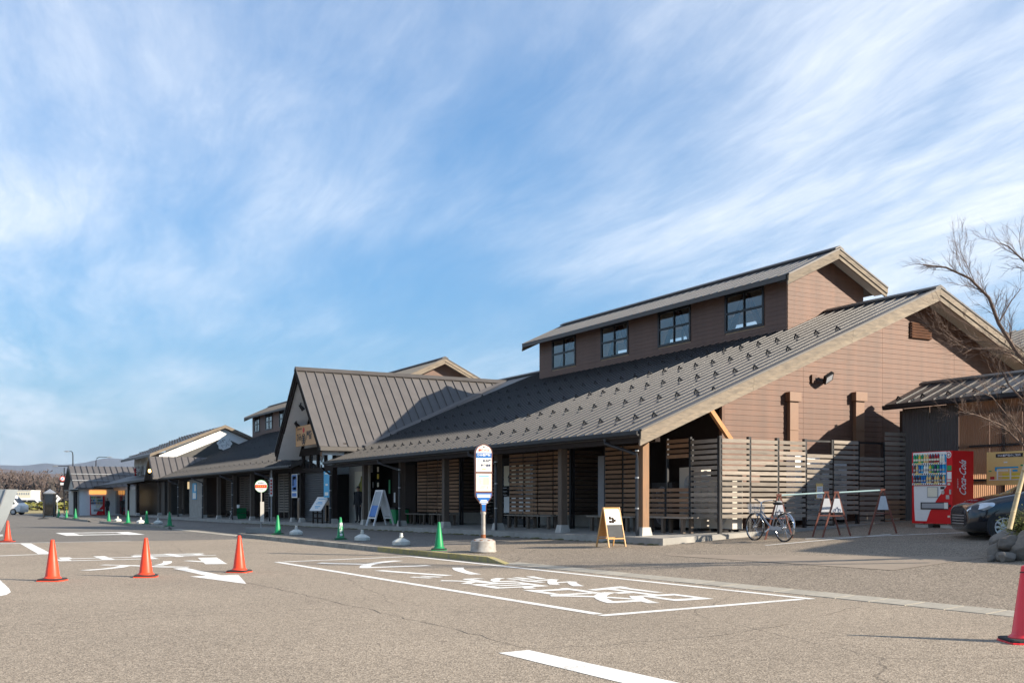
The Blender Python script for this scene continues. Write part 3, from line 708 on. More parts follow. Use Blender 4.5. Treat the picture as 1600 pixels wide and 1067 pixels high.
# clerestory storey
VC0, VC1, UC0, UC1 = 25.0, 28.45, 25.9, 42.1
ZCR, PC = 9.86, .47
def zc(v): return ZCR - PC * abs(v - 26.72)
def clerestory(parent, u0, u1, wins, detail=True, name='clerestory'):
    VRc = 26.72; wz0, wz1 = 7.45, 8.70
    cw = MB()
    for v in (VC0, VC1):
        wz0, wz1 = (7.45, 8.70) if v == VC0 else (7.7, 8.83)
        a = u0
        top = zc(v) - .2
        zb = 6.6
        segs = []
        for w0, w1 in wins: segs.append((a, w0)); a = w1
        segs.append((a, u1))
        for s0, s1 in segs: cw.bb(v - .05, v + .05, s0, s1, zb, top)
        for w0, w1 in wins: cw.bb(v - .05, v + .05, w0, w1, zb, wz0); cw.bb(v - .05, v + .05, w0, w1, wz1, top)
    for u in (u0, u1 - .1):
        cw.prism([Vector((VC0 + .05, u, 6.6)), Vector((VC1 - .05, u, 6.6)), Vector((VC1 - .05, u, zc(VC1 - .05) - .2)), Vector((VRc, u, ZCR - .2)), Vector((VC0 + .05, u, zc(VC0 + .05) - .2))], (0, .1, 0))
    cl = cw.build(name, 'siding_dark' if not detail else 'interior', parent)
    wz0, wz1 = 7.45, 8.70
    if detail:
        z = 6.75
        while z < ZCR - .3:
            zt = z + .148
            # near gable boards
            if zt < zc(VC0) - .2: l0 = l1 = VC0 - .05
            else: l0 = max(VC0 - .05, VRc - (ZCR - .2 - z) / PC); l1 = max(VC0 - .05, VRc - (ZCR - .2 - zt) / PC)
            r0, r1 = 2 * VRc - l0, 2 * VRc - l1
            if r1 - l1 > .05:
                MB().hexa([(l0, u0 - .021, z), (r0, u0 - .021, z), (r0, u0 - .001, z), (l0, u0 - .001, z)], [(l1, u0 - .014, zt), (r1, u0 - .014, zt), (r1, u0 - .001, zt), (l1, u0 - .001, zt)]).build('siding_board', 'siding', cl)
            # long wall boards, split round the windows
            if zt < zc(VC0) - .16:
                a = u0; segs = []
                for w0, w1 in wins:
                    if zt > wz0 - .06 and z < wz1 + .06: segs.append((a, w0 - .06)); a = w1 + .06
                segs.append((a, u1))
                for s0, s1 in segs:
                    MB().hexa([(VC0 - .073, s0, z), (VC0 - .051, s0, z), (VC0 - .051, s1, z), (VC0 - .073, s1, z)], [(VC0 - .066, s0, zt), (VC0 - .051, s0, zt), (VC0 - .051, s1, zt), (VC0 - .066, s1, zt)]).build('siding_board', 'siding_dark', cl)
            z += .15
    for w0, w1 in wins:
        for v, sg in (((VC0, -1), (VC1, 1)) if detail else ((VC0, -1),)):
            wz0, wz1 = (7.45, 8.70) if sg < 0 else (7.7, 8.83)
            fr = MB(); fv = v + sg * .06; c = (w0 + w1) / 2; mz = (wz0 + wz1) / 2
            for a, b, z0, z1 in ((w0 - .06, w0 + .03, wz0 - .06, wz1 + .06), (w1 - .03, w1 + .06, wz0 - .06, wz1 + .06), (c - .025, c + .025, wz0 + .03, wz1 - .03), (w0 + .031, w1 - .031, wz0 - .06, wz0 + .03), (w0 + .031, w1 - .031, wz1 - .03, wz1 + .06), (w0 + .031, c - .026, mz - .035, mz + .035), (c + .026, w1 - .031, mz - .035, mz + .035)):
                fr.bb(fv - .04, fv + .04, a, b, z0, z1)
            f = fr.build('window', 'black_metal', parent)
            for a, b in ((w0 + .03, c - .025), (c + .025, w1 - .03)):
                for z0, z1 in ((wz0 + .03, mz - .035), (mz + .035, wz1 - .03)):
                    MB().add([(fv, a, z0), (fv, b, z0), (fv, b, z1), (fv, a, z1)], [(0, 1, 2, 3)]).build('pane', 'glass' if detail else 'glass_dark', f)
            if detail and sg < 0:
                for a, b in ((w0 + .1, c), (w1 - .1, c)):
                    MB().bar((VC0 + .9, a + 1.0, wz0 + .1), (VC0 + .9, b + 1.0, wz1 + .3), .14, .14).build('truss_strut', 'siding', f)
    if detail:
        ln_ = MB(); e = .06
        for sg in (-1, 1): ln_.add([(VRc, u0 + .11, ZCR - .22), (VRc + sg * (VRc - VC0 - e), u0 + .11, zc(VC0 + e) - .22), (VRc + sg * (VRc - VC0 - e), u1 - .11, zc(VC0 + e) - .22), (VRc, u1 - .11, ZCR - .22)], [(0, 1, 2, 3)])
        ln_.build('ceiling_lining', 'interior', parent)
        MB().bb(26.68, 26.76, u0 + .12, u1 - .12, 8.50, 9.5).build('ridge_boarding', 'interior', parent)
        lf2 = MB()
        for sg in (-1, 1): lf2.add([(VR, u0 + .11, ZR + .06), (VR + sg * 1.6, u0 + .11, ZR + .06 - 1.6 * PIT), (VR + sg * 1.6, u1 - .11, ZR + .06 - 1.6 * PIT), (VR, u1 - .11, ZR + .06)], [(0, 1, 2, 3)])
        lf2.build('bounce_lining', 'pale_wall', parent)  # pale sheet added over the deck to bounce sunlight onto the ceiling
    # roof
    r0, r1 = u0 - .62, u1 + .75; ve = 24.42
    rm = MB(); zt = lambda v: ZCR - PC * abs(v - VRc)
    rm.prism([Vector((ve, r0 + .06, zt(ve))), Vector((VRc, r0 + .06, ZCR)), Vector((2 * VRc - ve, r0 + .06, zt(ve))), Vector((2 * VRc - ve, r0 + .06, zt(ve) - .15)), Vector((VRc, r0 + .06, ZCR - .15)), Vector((ve, r0 + .06, zt(ve) - .15))], (0, r1 - r0 - .06, 0))
    rr = rm.build('clerestory_roof', 'roof_edge', parent)
    n = int((r1 - r0) / .42); w = (r1 - r0 - .08) / n
    m1 = MB(); roof_pan(m1, 0, 0, VRc - ve, PC * (VRc - ve), w, .022)
    if detail:
        pm_ = m1.mesh('roof_panel', 'roof_metal')
        for i in range(n): obj('roof_panel', pm_, rr, (ve - .02, r0 + .08 + i * w, zt(ve) + .008))
    else:
        for i in range(n): rr_ = MB()
        allp = MB()
        for i in range(n): allp.bar((ve, r0 + .1 + i * w, zt(ve) + .03), (VRc, r0 + .1 + i * w, ZCR + .03), .04, .05)
        tag(allp.build('roof_rib', 'roof_metal_b', rr), kind='stuff')
    MB().prism([Vector((VRc + a, r0, ZCR + b)) for a, b in ((-.2, -.03), (0, .06), (.2, -.03), (.2, .02), (0, .12), (-.2, .02))], (0, r1 - r0, 0)).build('ridge_cap', 'roof_edge', rr)
    barge_set(rr, r0, VRc, ZCR - .015, ve - .02, 2 * VRc - ve + .02, PC, .17, .13)
    barge_set(rr, r1 - .1, VRc, ZCR - .015, ve - .02, 2 * VRc - ve + .02, PC, .17, .13)
    sf = MB()
    for sg in (-1, 1):
        a, b = VRc, VRc + sg * (VRc - ve)
        sf.add([(a, r0 + .13, ZCR - .19), (b, r0 + .13, zt(ve) - .19), (b, u0 - .032, zt(ve) - .19), (a, u0 - .032, ZCR - .19)], [(0, 1, 2, 3)])
    sf.build('soffit', 'soffit', rr)
    MB().bb(ve - .05, ve - .004, r0 + .1, r1 - .1, zt(ve) - .16, zt(ve) - .01).build('fascia', 'roof_edge', rr)
    return cl
clerestory(hall, UC0, UC1, [(27.05, 28.95), (31.0, 32.9), (35.0, 36.9), (39.0, 40.9)])

# ------------------------------------------------------------------ fence on the gable side
UF = 20.8
fence = thing('slat_fence', 'tall fence of weathered horizontal slats between dark posts beside the gable', 'fence', (17.7, UF, .5), world=True)
def fz(v): return min(SLAB(v, UF), 5) if v < 19 else G(v, UF) + .05
def fbay(v0, v1, ranges, top, m='slat'):
    w = v1 - v0
    for z0, z1 in ranges:
        z = z0 + .051
        while z < z1:
            o = obj('slat', slat_mesh(w - .06, .094, 'x', m), fence, ((v0 + v1) / 2, UF - .05 + random.uniform(-.004, .004), z + random.uniform(-.005, .005)))
            o.rotation_euler = (random.uniform(-.02, .02), random.uniform(-.005, .005), random.uniform(-.003, .003)); z += .139
def fpost(v, top, u=UF): MB().bb(v - .045, v + .045, u - .045, u + .045, SLAB(v, u) - .2, top).build('post', 'black_metal', fence)
fv = [17.7, 18.68, 19.66, 20.66, 21.67, 22.67, 23.68, 24.62]
for v in fv[:7]: fpost(v, 3.07)
fpost(fv[7], 3.32)
fbay(fv[0], fv[1], full, 3.05); fbay(fv[1], fv[2], full, 3.05); fbay(fv[2], fv[3], full, 3.05)
fbay(fv[3], fv[4], [(.62, 2.70)], 3.05); fbay(fv[4], fv[5], [(1.02, 3.02)], 3.05); fbay(fv[5], fv[6], [(.72, 2.70)], 3.05)
fbay(fv[6], fv[7], [(1.45, 3.38)], 3.3); fbay(fv[6], fv[7], [(.75, 1.40)], 3.3, 'slat_brown')
MB().bb(fv[3], fv[4], UF - .02, UF + .02, 3.0, 3.05).build('rail', 'black_metal', fence)
MB().bb(fv[5], fv[6], UF - .02, UF + .02, 3.0, 3.05).build('rail', 'black_metal', fence)
# return of the fence along the porch
for z in [ .95 + .051 + i * .139 for i in range(15)]:
    obj('slat', slat_mesh(1.06, .094, 'y', 'slat'), fence, (17.65, 21.37, z + random.uniform(-.004, .004)))
MB().bb(17.67, 17.73, 21.88, 21.94, .5, 3.04).build('post', 'black_metal', fence)

# long cracks in the asphalt
def crack(pix, label, z=.003):
    rnd = random.Random(len(label)); pts = [P(x, y, z=0) for x, y in pix]; path = []
    for a, b in zip(pts, pts[1:]):
        n = max(2, int((b - a).length / .22))
        for i in range(n): path.append(a.lerp(b, i / n) + Vector((rnd.gauss(0, .022), rnd.gauss(0, .022), 0)))
    path.append(pts[-1]); vs = []; fs = []
    for i, q in enumerate(path):
        d = (path[min(i + 1, len(path) - 1)] - path[max(i - 1, 0)]).normalized(); n = Vector((-d.y, d.x, 0)) * rnd.uniform(.002, .007)
        vs += [(q.x + n.x, q.y + n.y, z), (q.x - n.x, q.y - n.y, z)]
    fs = [(2 * i, 2 * i + 1, 2 * i + 3, 2 * i + 2) for i in range(len(path) - 1)]
    tag(MB().add(vs, fs).build('asphalt_crack', 'crack'), kind='structure')
crack([(300, 893), (420, 917), (560, 948), (690, 978), (815, 1010), (850, 1013), (1000, 1003), (1130, 992), (1225, 976)], 'a')
crack([(60, 842), (180, 862), (300, 893)], 'bb'); crack([(1290, 962), (1322, 951), (1345, 948)], 'ccc')
# ------------------------------------------------------------------ entrance with steep gable roof
UE, ZEN, VF = 47.85, 7.58, 15.0; ZFT = 3.8; SE = 1.1
ent = thing('entrance_gable', 'steep grey metal gable roof over the dark timber main entrance', 'building', (16.2, UE, .4), world=True)
def zlow(v): return max(ZFT, zroof(v) + .02)
def vmain(z): return VE + (z - ZE) / PIT
dk = MB()
hw = (ZEN - ZFT) / SE
vend = vmain(ZEN); vft = vmain(ZFT)
for sg in (-1, 1):
    top = [Vector((VF, UE, ZEN)), Vector((vend, UE, ZEN)), Vector((vft, UE + sg * hw, ZFT)), Vector((VF, UE + sg * hw, ZFT))]
    if sg > 0: top.reverse()
    dk.prism(top, (0, 0, -.14))
er = dk.build('roof', 'roof_edge', ent)
nrm = Vector((0, -SE, 1)).normalized()
v = VF; w = .452
lp = MB()
while v < vend - .3:
    v1 = min(v + w, vend)
    def low(vv): z = zlow(vv); return Vector((vv, UE - (ZEN - z) / SE, z))
    t0, t1, b0, b1 = Vector((v, UE, ZEN)), Vector((v1 - .003, UE, ZEN)), low(v), low(v1 - .003)
    m_ = MB(); o_ = nrm * .006
    if v < vft < v1: m_.prism([b0 + o_, Vector((vft, UE - hw, ZFT)) + o_, b1 + o_, t1 + o_, t0 + o_], nrm * .012)
    else: m_.prism([b0 + o_, b1 + o_, t1 + o_, t0 + o_], nrm * .012)
    m_.bar(b0 + nrm * .04, t0 + nrm * .04, .035, .055, up=nrm)
    m_.build('roof_panel', 'roof_ent', er)
    n2 = Vector((0, SE, 1)).normalized(); q0 = Vector((v, UE + (UE - b0.y), b0.z)); lp.bar(q0 + n2 * .03, t0 + n2 * .03, .035, .05, up=n2)
    v += w
lp.build('rear_ribs', 'roof_metal_b', er)
MB().prism([Vector((VF - .03, UE + a, ZEN + b)) for a, b in ((-.16, -.1), (0, .05), (.16, -.1), (.19, -.06), (.06, .12), (-.06, .12), (-.19, -.06))], (vend - VF + .3, 0, 0)).build('ridge_cap', 'roof_edge', er)
# valley flashing
a = Vector((vft, UE - hw, ZFT)); b = Vector((vend, UE, ZEN)); MB().bar(a + Vector((0, -.12, .05)), b + Vector((.1, -.12, .05)), .32, .02, up=(-.25, -.55, 1)).build('valley_flashing', 'roof_ent', er)
MB().prism([Vector((VF + .02, UE - hw - a_, ZFT + b_)) for a_, b_ in ((-.05, -.15), (.10, -.18), (.10, -.02), (-.02, -.02))], (vft - VF - .1, 0, 0)).build('eaves_gutter', 'roof_edge', er)
# front barge boards and pale soffit
for sg in (-1, 1):
    foot = Vector((VF, UE + sg * hw, ZFT)); ap = Vector((VF, UE, ZEN))
    for k, (off, dep) in enumerate(((0, .0), (.17, .05))):
        dn = Vector((0, 0, -off * 1.4)); h = .2
        MB().prism([ap + dn + Vector((dep, 0, 0)), foot + dn + Vector((dep, 0, 0)), foot + dn + Vector((dep, -sg * .05, -h)), ap + dn + Vector((dep, 0, -h * 1.5))], (.07, 0, 0)).build('barge_board', 'dark_wood', er)
    sf = MB(); d1 = Vector((.1, 0, -.36)); d2 = Vector((1.25, 0, -.36))
    pts = [ap + d1, foot + d1 + Vector((0, -sg * .2, 0)), foot + d2 + Vector((0, -sg * .2, 0)), ap + d2]
    sf.prism(pts, (0, 0, .03)); sf.build('soffit', 'soffit_white', er)
# front wall (timber frame) at V = 16.25
VFW = 16.25; u0e, u1e = 43.4, 52.3
fw = MB()
fw.prism([Vector((VFW + .02, UE - hw + .35, 3.75)), Vector((VFW + .02, UE, ZEN - .55)), Vector((VFW + .02, UE + hw - .35, 3.75))], (.06, 0, 0))
fw.build('gable_panel', 'soffit', ent)
for a, b in ((( UE - hw + .3, 3.7), (UE, ZEN - .45)), ((UE + hw - .3, 3.7), (UE, ZEN - .45))):
    MB().bar((VFW - .05, a[0], a[1]), (VFW - .05, b[0], b[1]), .14, .2).build('rafter', 'dark_wood', ent)
MB().bb(VFW - .1, VFW + .1, UE - hw + .1, UE + hw + .9, 3.62, 3.98).build('lintel', 'dark_wood', ent)
MB().bb(VFW - .1, VFW + .1, 45.9, 52.3, 2.78, 2.98).build('transom', 'dark_wood', ent)
for u in (46.02, 47.2, 48.3, 49.4, 50.55, 51.5, 52.25): MB().bb(VFW - .07, VFW + .07, u - .07, u + .07, 2.98, 3.62).build('mullion', 'dark_wood', ent)
for a, b in ((46.09, 47.13), (47.27, 48.23), (48.37, 49.33), (49.47, 50.48), (50.62, 51.43)):
    MB().bb(VFW + .0, VFW + .012, a, b, 2.98, 3.62).build('window_pane', 'glass_sky', ent)
MB().bb(VFW + 1.4, VFW + 1.5, 45, 52, 2.7, 4.0).build('inner_wall', 'white_wall', ent)
for u in (46.05, 50.75): post(ent, VFW, u, 2.78, .24, 'dark_wood')
post(ent, VFW, 52.2, 3.6, .24, 'dark_wood')
sh = MB().bb(VFW + .12, VFW + .16, 46.2, 50.6, .4, 2.78).build('roller_shutter', 'shutter', ent)
for i in range(22):
    MB().bar((VFW + .1, 47.4, .5 + i * .105), (VFW + .1, 50.6, .5 + i * .105), .035, .085, up=(-.5, 0, 1)).build('shutter_lath', 'shutter', sh)
MB().bb(VFW + .02, VFW + .1, 46.2, 47.35, .45, 2.78).build('side_window', 'car_glass', ent)
MB().bb(VFW + .02, VFW + .1, 50.9, 52.1, .45, 2.78).build('side_window', 'car_glass', ent)
# open passage to the right: dark recess, pale wall with a map
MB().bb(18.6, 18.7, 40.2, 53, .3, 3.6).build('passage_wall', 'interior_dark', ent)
MB().bb(17.3, 17.4, 44.4, 46.9, .35, 3.0).build('pale_wall', 'pale_wall', ent)
MB().bb(17.28, 17.299, 44.6, 46.1, 1.35, 2.75).build('wall_map', 'sign_cream', ent)
mp_ = MB(); pts = [Vector((17.275, 44.75 + a * 1.2, 1.45 + b * 1.15)) for a, b in ((.05, .1), (.5, .05), (.75, .3), (.7, .6), (.5, .75), (.45, .95), (.2, .9), (.05, .5))]; mp_.prism(pts, (.003, 0, 0)); mp_.build('map_land', 'leaf', ent)
for px, py, h, w_, m_ in ((591, 733, 9, 6, 'sign_cream'), (591, 744, 9, 6, 'sign_yellow'), (591, 757, 8, 6, 'sign_cream'), (583, 757, 11, 4, 'white_plastic'), (609, 760, 24, 5, 'sign_green'), (617, 777, 17, 5, 'white_plastic')):
    c = P(px, py, V=17.62); s = c.y * .5 / FPX * 2.2
    MB().bb(17.60, 17.62, c.y - w_ * .0145, c.y + w_ * .0145, c.z - h * .0125, c.z + h * .0125).build('poster', m_, ent)
MB().bb(17.63, 17.69, 39.9, 42.4, .5, 2.9).build('notice_wall', 'dark_wood', ent)
for sg, t in ((1, .27), (1, .48)):
    c = Vector((VF + .55, UE + hw * t * 1.02, ZEN - .45 - SE * hw * t))
    sp = MB().tube([c, c + Vector((-.02, 0, -.18))], .03, 6).build('spotlight', 'black_metal', ent)
    MB().tube([c + Vector((-.08, -.05, -.12)), c + Vector((.12, -.03, -.34))], [.06, .11], 10).build('spot_head', 'black_metal', sp)
cmr = MB(); cmr.tube([(VFW - .25, 52.0, 3.72), (VFW - .6, 51.7, 3.6)], .1, 10); cmr.build('security_camera', 'white_plastic', ent)
downpipe(ent, 45.0, side=1.0)
# sign board
sb = thing('shop_sign', 'light wooden board with black brush lettering under the steep entrance gable', 'sign', (15.6, 48.1, 4.05), world=True)
MB().bb(15.58, 15.64, 46.35, 49.7, 4.03, 5.0).build('board', 'board_wood', sb)
t_ = MB(); vs_ = 15.576
text(t_, 'ひみ', (vs_, 49.15, 4.46), (0, -1, 0), (0, 0, 1), .36, .66, bold=.03); text(t_, '番', (vs_, 48.45, 4.33), (0, -1, 0), (0, 0, 1), .42, .40, bold=.035); text(t_, '屋街', (vs_, 47.65, 4.5), (0, -1, 0), (0, 0, 1), .44, .80, bold=.03)
ring = [(vs_ - .002, 48.45 + .27 * math.cos(a), 4.33 + .27 * math.sin(a)) for a in [i * math.pi / 10 for i in range(20)]]
t_.tube(ring, .015, 5, closed=True); t_.build('lettering', 'ink', sb)
t2 = MB(); t2.prism([Vector((vs_ - .003, 48.45 + .16 * math.cos(i * .524), 4.78 + .13 * math.sin(i * .524))) for i in range(12)], (.003, 0, 0)); t2.build('red_mark', 'ink_red', sb)
t2 = MB(); 
for i in range(5): t2.bb(vs_ - .002, vs_, 48.75 + i * .14, 48.85 + i * .14, 4.82, 4.89)
t2.build('small_lettering', 'rim_brown', sb)
# hanging blue signs
def hang_sign(u0, u1, z0, z1, v, m, label, lines):
    s = thing('hanging_sign', label, 'sign', (v, (u0 + u1) / 2, z0), world=True)
    MB().bb(v - .02, v, u0, u1, z0, z1).build('panel', m, s)
    for (a, b, c, d, mm) in lines: MB().bb(v - .024, v - .021, u0 + (u1 - u0) * a, u0 + (u1 - u0) * b, z0 + (z1 - z0) * c, z0 + (z1 - z0) * d).build('mark', mm, s)
hang_sign(51.15, 52.05, 1.55, 2.75, 16.12, 'sign_white', 'blue and white sign on the post left of the entrance shutter', [(.06, .94, .27, .97, 'sign_blue'), (.2, .8, .78, .9, 'sign_white'), (.62, .8, .5, .78, 'sign_white'), (.15, .75, .34, .44, 'sign_white'), (.1, .9, .05, .2, 'sign_blue')])
hang_sign(46.25, 47.05, 1.55, 2.78, 16.12, 'sign_cyan', 'bright blue banner right of the entrance shutter', [(.2, .8, .88, .93, 'sign_white'), (.3, .7, .45, .52, 'sign_white'), (.2, .8, .08, .2, 'sign_white')])

# ------------------------------------------------------------------ second hall beyond the entrance
hb = thing('market_hall', 'second long hall with ribbed roof and window storey beyond the entrance', 'building', (22, 70, .3), world=True)
rb = MB(); deck(rb, 50.52, 88.3); 
rb2 = rb.build('roof', 'roof_edge', hb)
allp = MB()
for i in range(90):
    u = 50.55 + i * .42; allp.bar((VE, u, ZE + .02), (VR, u, ZR + .02), .045, .05)
tag(allp.build('roof_rib', 'roof_metal_b', rb2), kind='stuff')
MB().hexa([(VE, 50.53, ZE - .01), (VR, 50.53, ZR - .01), (VR, 88.29, ZR - .01), (VE, 88.29, ZE - .01)], [(VE, 50.53, ZE + .004), (VR, 50.53, ZR + .004), (VR, 88.29, ZR + .004), (VE, 88.29, ZE + .004)]).build('roof_sheet', 'roof_metal_b', rb2)
for v, off in ((16.5, 0), (18.2, .42), (20.2, 0), (22.1, .42)):
    u = 51.2 + off
    while u < 86: obj('snow_guard', SG, rb2, (v, u, zroof(v) + .012)); u += 1.26
clerestory(hb, 56.7, 92.2, [(58 + 4 * i, 59.9 + 4 * i) for i in range(8)] + [(89.9, 91.4)], detail=False)
gutter(hb, 50.5, 88.3)
MB().bar((16.25, 50.6, 3.02), (16.25, 104, 3.02), .15, .22).build('eaves_beam', 'dark_wood', hb)
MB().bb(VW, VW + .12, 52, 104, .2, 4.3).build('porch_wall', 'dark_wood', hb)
for u in (56.1, 60.1, 64.1, 68.1, 72.1, 80.1, 84.1, 88.1): post(hb, 16.25, u, 2.95, .22, 'post_wood')
for u in (56.1, 64.1, 72.1, 80.1): downpipe(hb, u)
def far_screen(u, n, m='post_wood', v=17.6):
    mbs = MB(); z = .75
    while z < 2.85: mbs.bb(v, v + .03, u, u + n - .03, z, z + .10); z += .15
    for k in range(int(n) + 1): mbs.bb(v + .03, v + .08, u + k - .03, u + k + .03, .2, 2.9)
    mbs.build('slat_screen', m, hb)
for u, n in ((53.2, 3), (60.4, 2), (65.2, 3), (69.8, 2), (81.5, 2), (85.5, 2)): far_screen(u, n)
far_screen(57.5, 2, 'slat'); far_screen(67.6, 1, 'slat', 18.0)
MB().bb(16.4, 16.5, 73.0, 77.6, .15, 3.0).build('infill_wall', 'concrete', hb)
for u in (78.2, 79.0, 79.8): MB().bb(17.2, 17.25, u, u + .7, .2, 3.0).build('glass_door', 'car_glass', hb)
MB().bb(17.22, 17.26, 78.2, 82.2, 2.3, 2.85).build('lit_transom', 'lit_shop', hb)
hang_sign(75.2, 76.5, 1.5, 2.65, 16.39, 'sign_cyan', 'pale blue poster on the grey wall bay of the second hall', [(.1, .9, .05, .4, 'sign_white'), (.1, .5, .5, .9, 'sign_white')])
# small dormer gable over the porch of the second hall
dm = thing('porch_gable', 'small metal gable roof with a lit lamp at the far end of the second hall', 'roof', (16, 86, 2.9), world=True)
zr_, hw_ = 4.9, 1.9; vd0 = 15.0; vd1 = vmain(zr_); vdl = vmain(3.2)
d_ = MB()
for sg in (-1, 1):
    t = [Vector((vd0, 86, zr_)), Vector((vd1 + .2, 86, zr_)), Vector((vdl + .2, 86 + sg * hw_, 3.2)), Vector((vd0, 86 + sg * hw_, 3.2))]
    if sg > 0: t.reverse()
    d_.prism(t, (0, 0, -.12))
dr = d_.build('roof', 'roof_ent', dm)
for i in range(9):
    v = vd0 + .05 + i * .5; zz = max(3.2, zroof(v))
    if zz > zr_ - .2: break
    uu = 86 - hw_ * (zr_ - zz) / (zr_ - 3.2); MB().bar((v, uu, zz + .03), (v, 86, zr_ + .03), .05, .05).build('roof_rib', 'roof_metal_b', dr)
MB().prism([Vector((vd0 + .3, 86 - hw_ + .2, 3.1)), Vector((vd0 + .3, 86, zr_ - .25)), Vector((vd0 + .3, 86 + hw_ - .2, 3.1))], (.05, 0, 0)).build('gable_panel', 'dark_wood', dm)
MB().lathe([(.05, 0), (.11, .05), (.11, .22), (.05, .28)], 10, (vd0 + .12, 86.1, 3.62)).build('lantern', 'lamp_on', dm)
MB().bb(vd0 + .26, vd0 + .299, 85.0, 85.5, 3.2, 3.7).build('name_board', 'board_wood', dm)

# ------------------------------------------------------------------ third building: gabled restaurant with white fascia band
rc = thing('restaurant_building', 'dark gabled building with bright white verge band and round crest', 'building', (21.6, 96, .2), world=True)
UC, VCr, ZCe = 88.5, 21.65, 5.2; ZCp = ZCe + .42 * (VCr - 15.6)
cr_ = MB(); pts = [Vector((15.6, UC, ZCe)), Vector((VCr, UC, ZCp)), Vector((27.7, UC, ZCe)), Vector((27.7, UC, ZCe - .2)), Vector((VCr, UC, ZCp - .2)), Vector((15.6, UC, ZCe - .2))]
cr_.prism(pts, (0, 15.2, 0)); r3 = cr_.build('roof', 'roof_metal_b', rc)
for k in range(6):
    v = 16.3 + k * .9; m_ = MB()
    for j in range(13): m_.box((v, UC + .6 + j * 1.15, ZCe + .42 * (v - 15.6) + .06), (.1, .2, .1))
    tag(m_.build('snow_guard', 'black_metal', r3), kind='stuff')
for sg, ve in ((-1, 15.55), (1, 27.75)):
    MB().prism([Vector((VCr, UC - .06, ZCp + .04)), Vector((ve, UC - .06, ZCe + .02)), Vector((ve, UC - .06, ZCe - .22)), Vector((VCr, UC - .06, ZCp - .22))], (0, .055, 0)).build('barge_board', 'barge', r3)
    MB().prism([Vector((VCr, UC + .35, ZCp - .3)), Vector((VCr + sg * 5.3, UC + .35, ZCe - .08)), Vector((VCr + sg * 5.3, UC + .35, ZCe - .75)), Vector((VCr, UC + .35, ZCp - 1.0))], (0, .05, 0)).build('white_band', 'white_wall', rc)
MB().prism([Vector((16.9, UC + .42, .2)), Vector((26.4, UC + .42, .2)), Vector((26.4, UC + .42, ZCe + .3)), Vector((VCr, UC + .42, ZCp - .25)), Vector((16.9, UC + .42, ZCe + .3))], (0, .1, 0)).build('gable_wall', 'gable_grey', rc)
MB().bb(16.8, 16.9, UC + .45, UC + 15, .2, ZCe + .2).build('side_wall', 'sheet_dark', rc)
MB().bb(16.78, 16.799, UC + 3, UC + 15, 4.6, ZCe + .2).build('white_strip', 'pale_wall', rc)
MB().bar((15.9, UC + 2.6, 5.15), (16.6, UC + 2.9, 3.4), .45, .3).build('timber_beam', 'bamboo', rc)
crest = thing('crest_sign', 'round white scalloped crest with black marks on the dark gable', 'sign', (22, UC + .3, 5.9), world=True)
cc = P(351, 692.5, U=UC + .33)
MB().prism([Vector((cc.x + (.60 + .05 * math.cos(8 * i * math.pi / 32)) * math.cos(i * math.pi / 32), UC + .34, cc.z + (.60 + .05 * math.cos(8 * i * math.pi / 32)) * math.sin(i * math.pi / 32))) for i in range(64)], (0, .03, 0)).build('disc', 'white_wall', crest)
sk = MB()
for i in range(14): 
    x, y = random.uniform(-.4, .4), random.uniform(-.35, .38); a = random.choice((0, .5, 1.2, 2.4)); l = random.uniform(.12, .3)
    sk.bar((cc.x + x - l * math.cos(a) / 2, UC + .335, cc.z + y - l * math.sin(a) / 2), (cc.x + x + l * math.cos(a) / 2, UC + .335, cc.z + y + l * math.sin(a) / 2), .012, .06, up=(0, -1, 0))
sk.build('brush_marks', 'ink', crest)
bl = thing('wall_lettering', 'white brush lettering on the dark wall of the gabled restaurant', 'sign', (16.75, 95, 3.5), world=True)
for i, (u, h, m_) in enumerate(((102.6, .8, 'red_plastic'), (101.4, .6, 'white_wall'), (99.8, 1.5, 'white_wall'), (97.0, 1.35, 'white_wall'), (92.2, 1.3, 'white_wall'))):
    l_ = MB()
    for j in range(7):
        a = random.choice((0, .2, 1.4, 1.7, .8, 2.3)); l = random.uniform(.35, .8) * h; y = 4.15 + random.uniform(-.4, .4) * h; x = u + random.uniform(-.4, .4) * h
        l_.bar((16.74, x - l * math.cos(a) / 2, y - l * math.sin(a) / 2), (16.74, x + l * math.cos(a) / 2, y + l * math.sin(a) / 2), .05, .17, up=(-1, 0, 0))
    l_.build('letter', m_, bl)
# lean-to canopy in front
ln = thing('canopy', 'low lean-to canopy in front of the gabled restaurant', 'roof', (15, 97, .2), world=True)
MB().hexa([(15.2, 88.4, 3.05), (16.78, 88.4, 3.6), (16.78, 106, 3.6), (13.6, 106, 2.62)], [(15.2, 88.4, 3.2), (16.78, 88.4, 3.75), (16.78, 106, 3.75), (13.6, 106, 2.78)]).build('roof', 'roof_metal_b', ln)
MB().bar((15.15, 88.4, 3.08), (13.55, 106, 2.68), .12, .16).build('gutter', 'gutter', ln)
for u in (92, 96.5): post(ln, 15.2, u, 2.85, .22, 'dark_wood')
sp_ = MB().bb(15.25, 15.33, 93.6, 98.8, .12, 2.35).build('shutter_wall', 'pale_wall', ln)
for i in range(17): MB().bb(15.225, 15.249, 93.65 + i * .3, 93.8 + i * .3, .15, 2.33).build('shutter_rib', 'pale_wall', sp_)
MB().bb(15.25, 15.33, 93.5, 106, 2.36, 2.66).build('frieze', 'galv', ln)
for u in (99.2, 100.6, 102.0, 103.4): MB().bb(15.27, 15.31, u, u + 1.25, .15, 2.35).build('glass_door', 'car_glass', ln)
MB().bb(15.33, 15.36, 100.0, 103.2, .9, 2.35).build('lit_interior', 'lit_shop', ln)

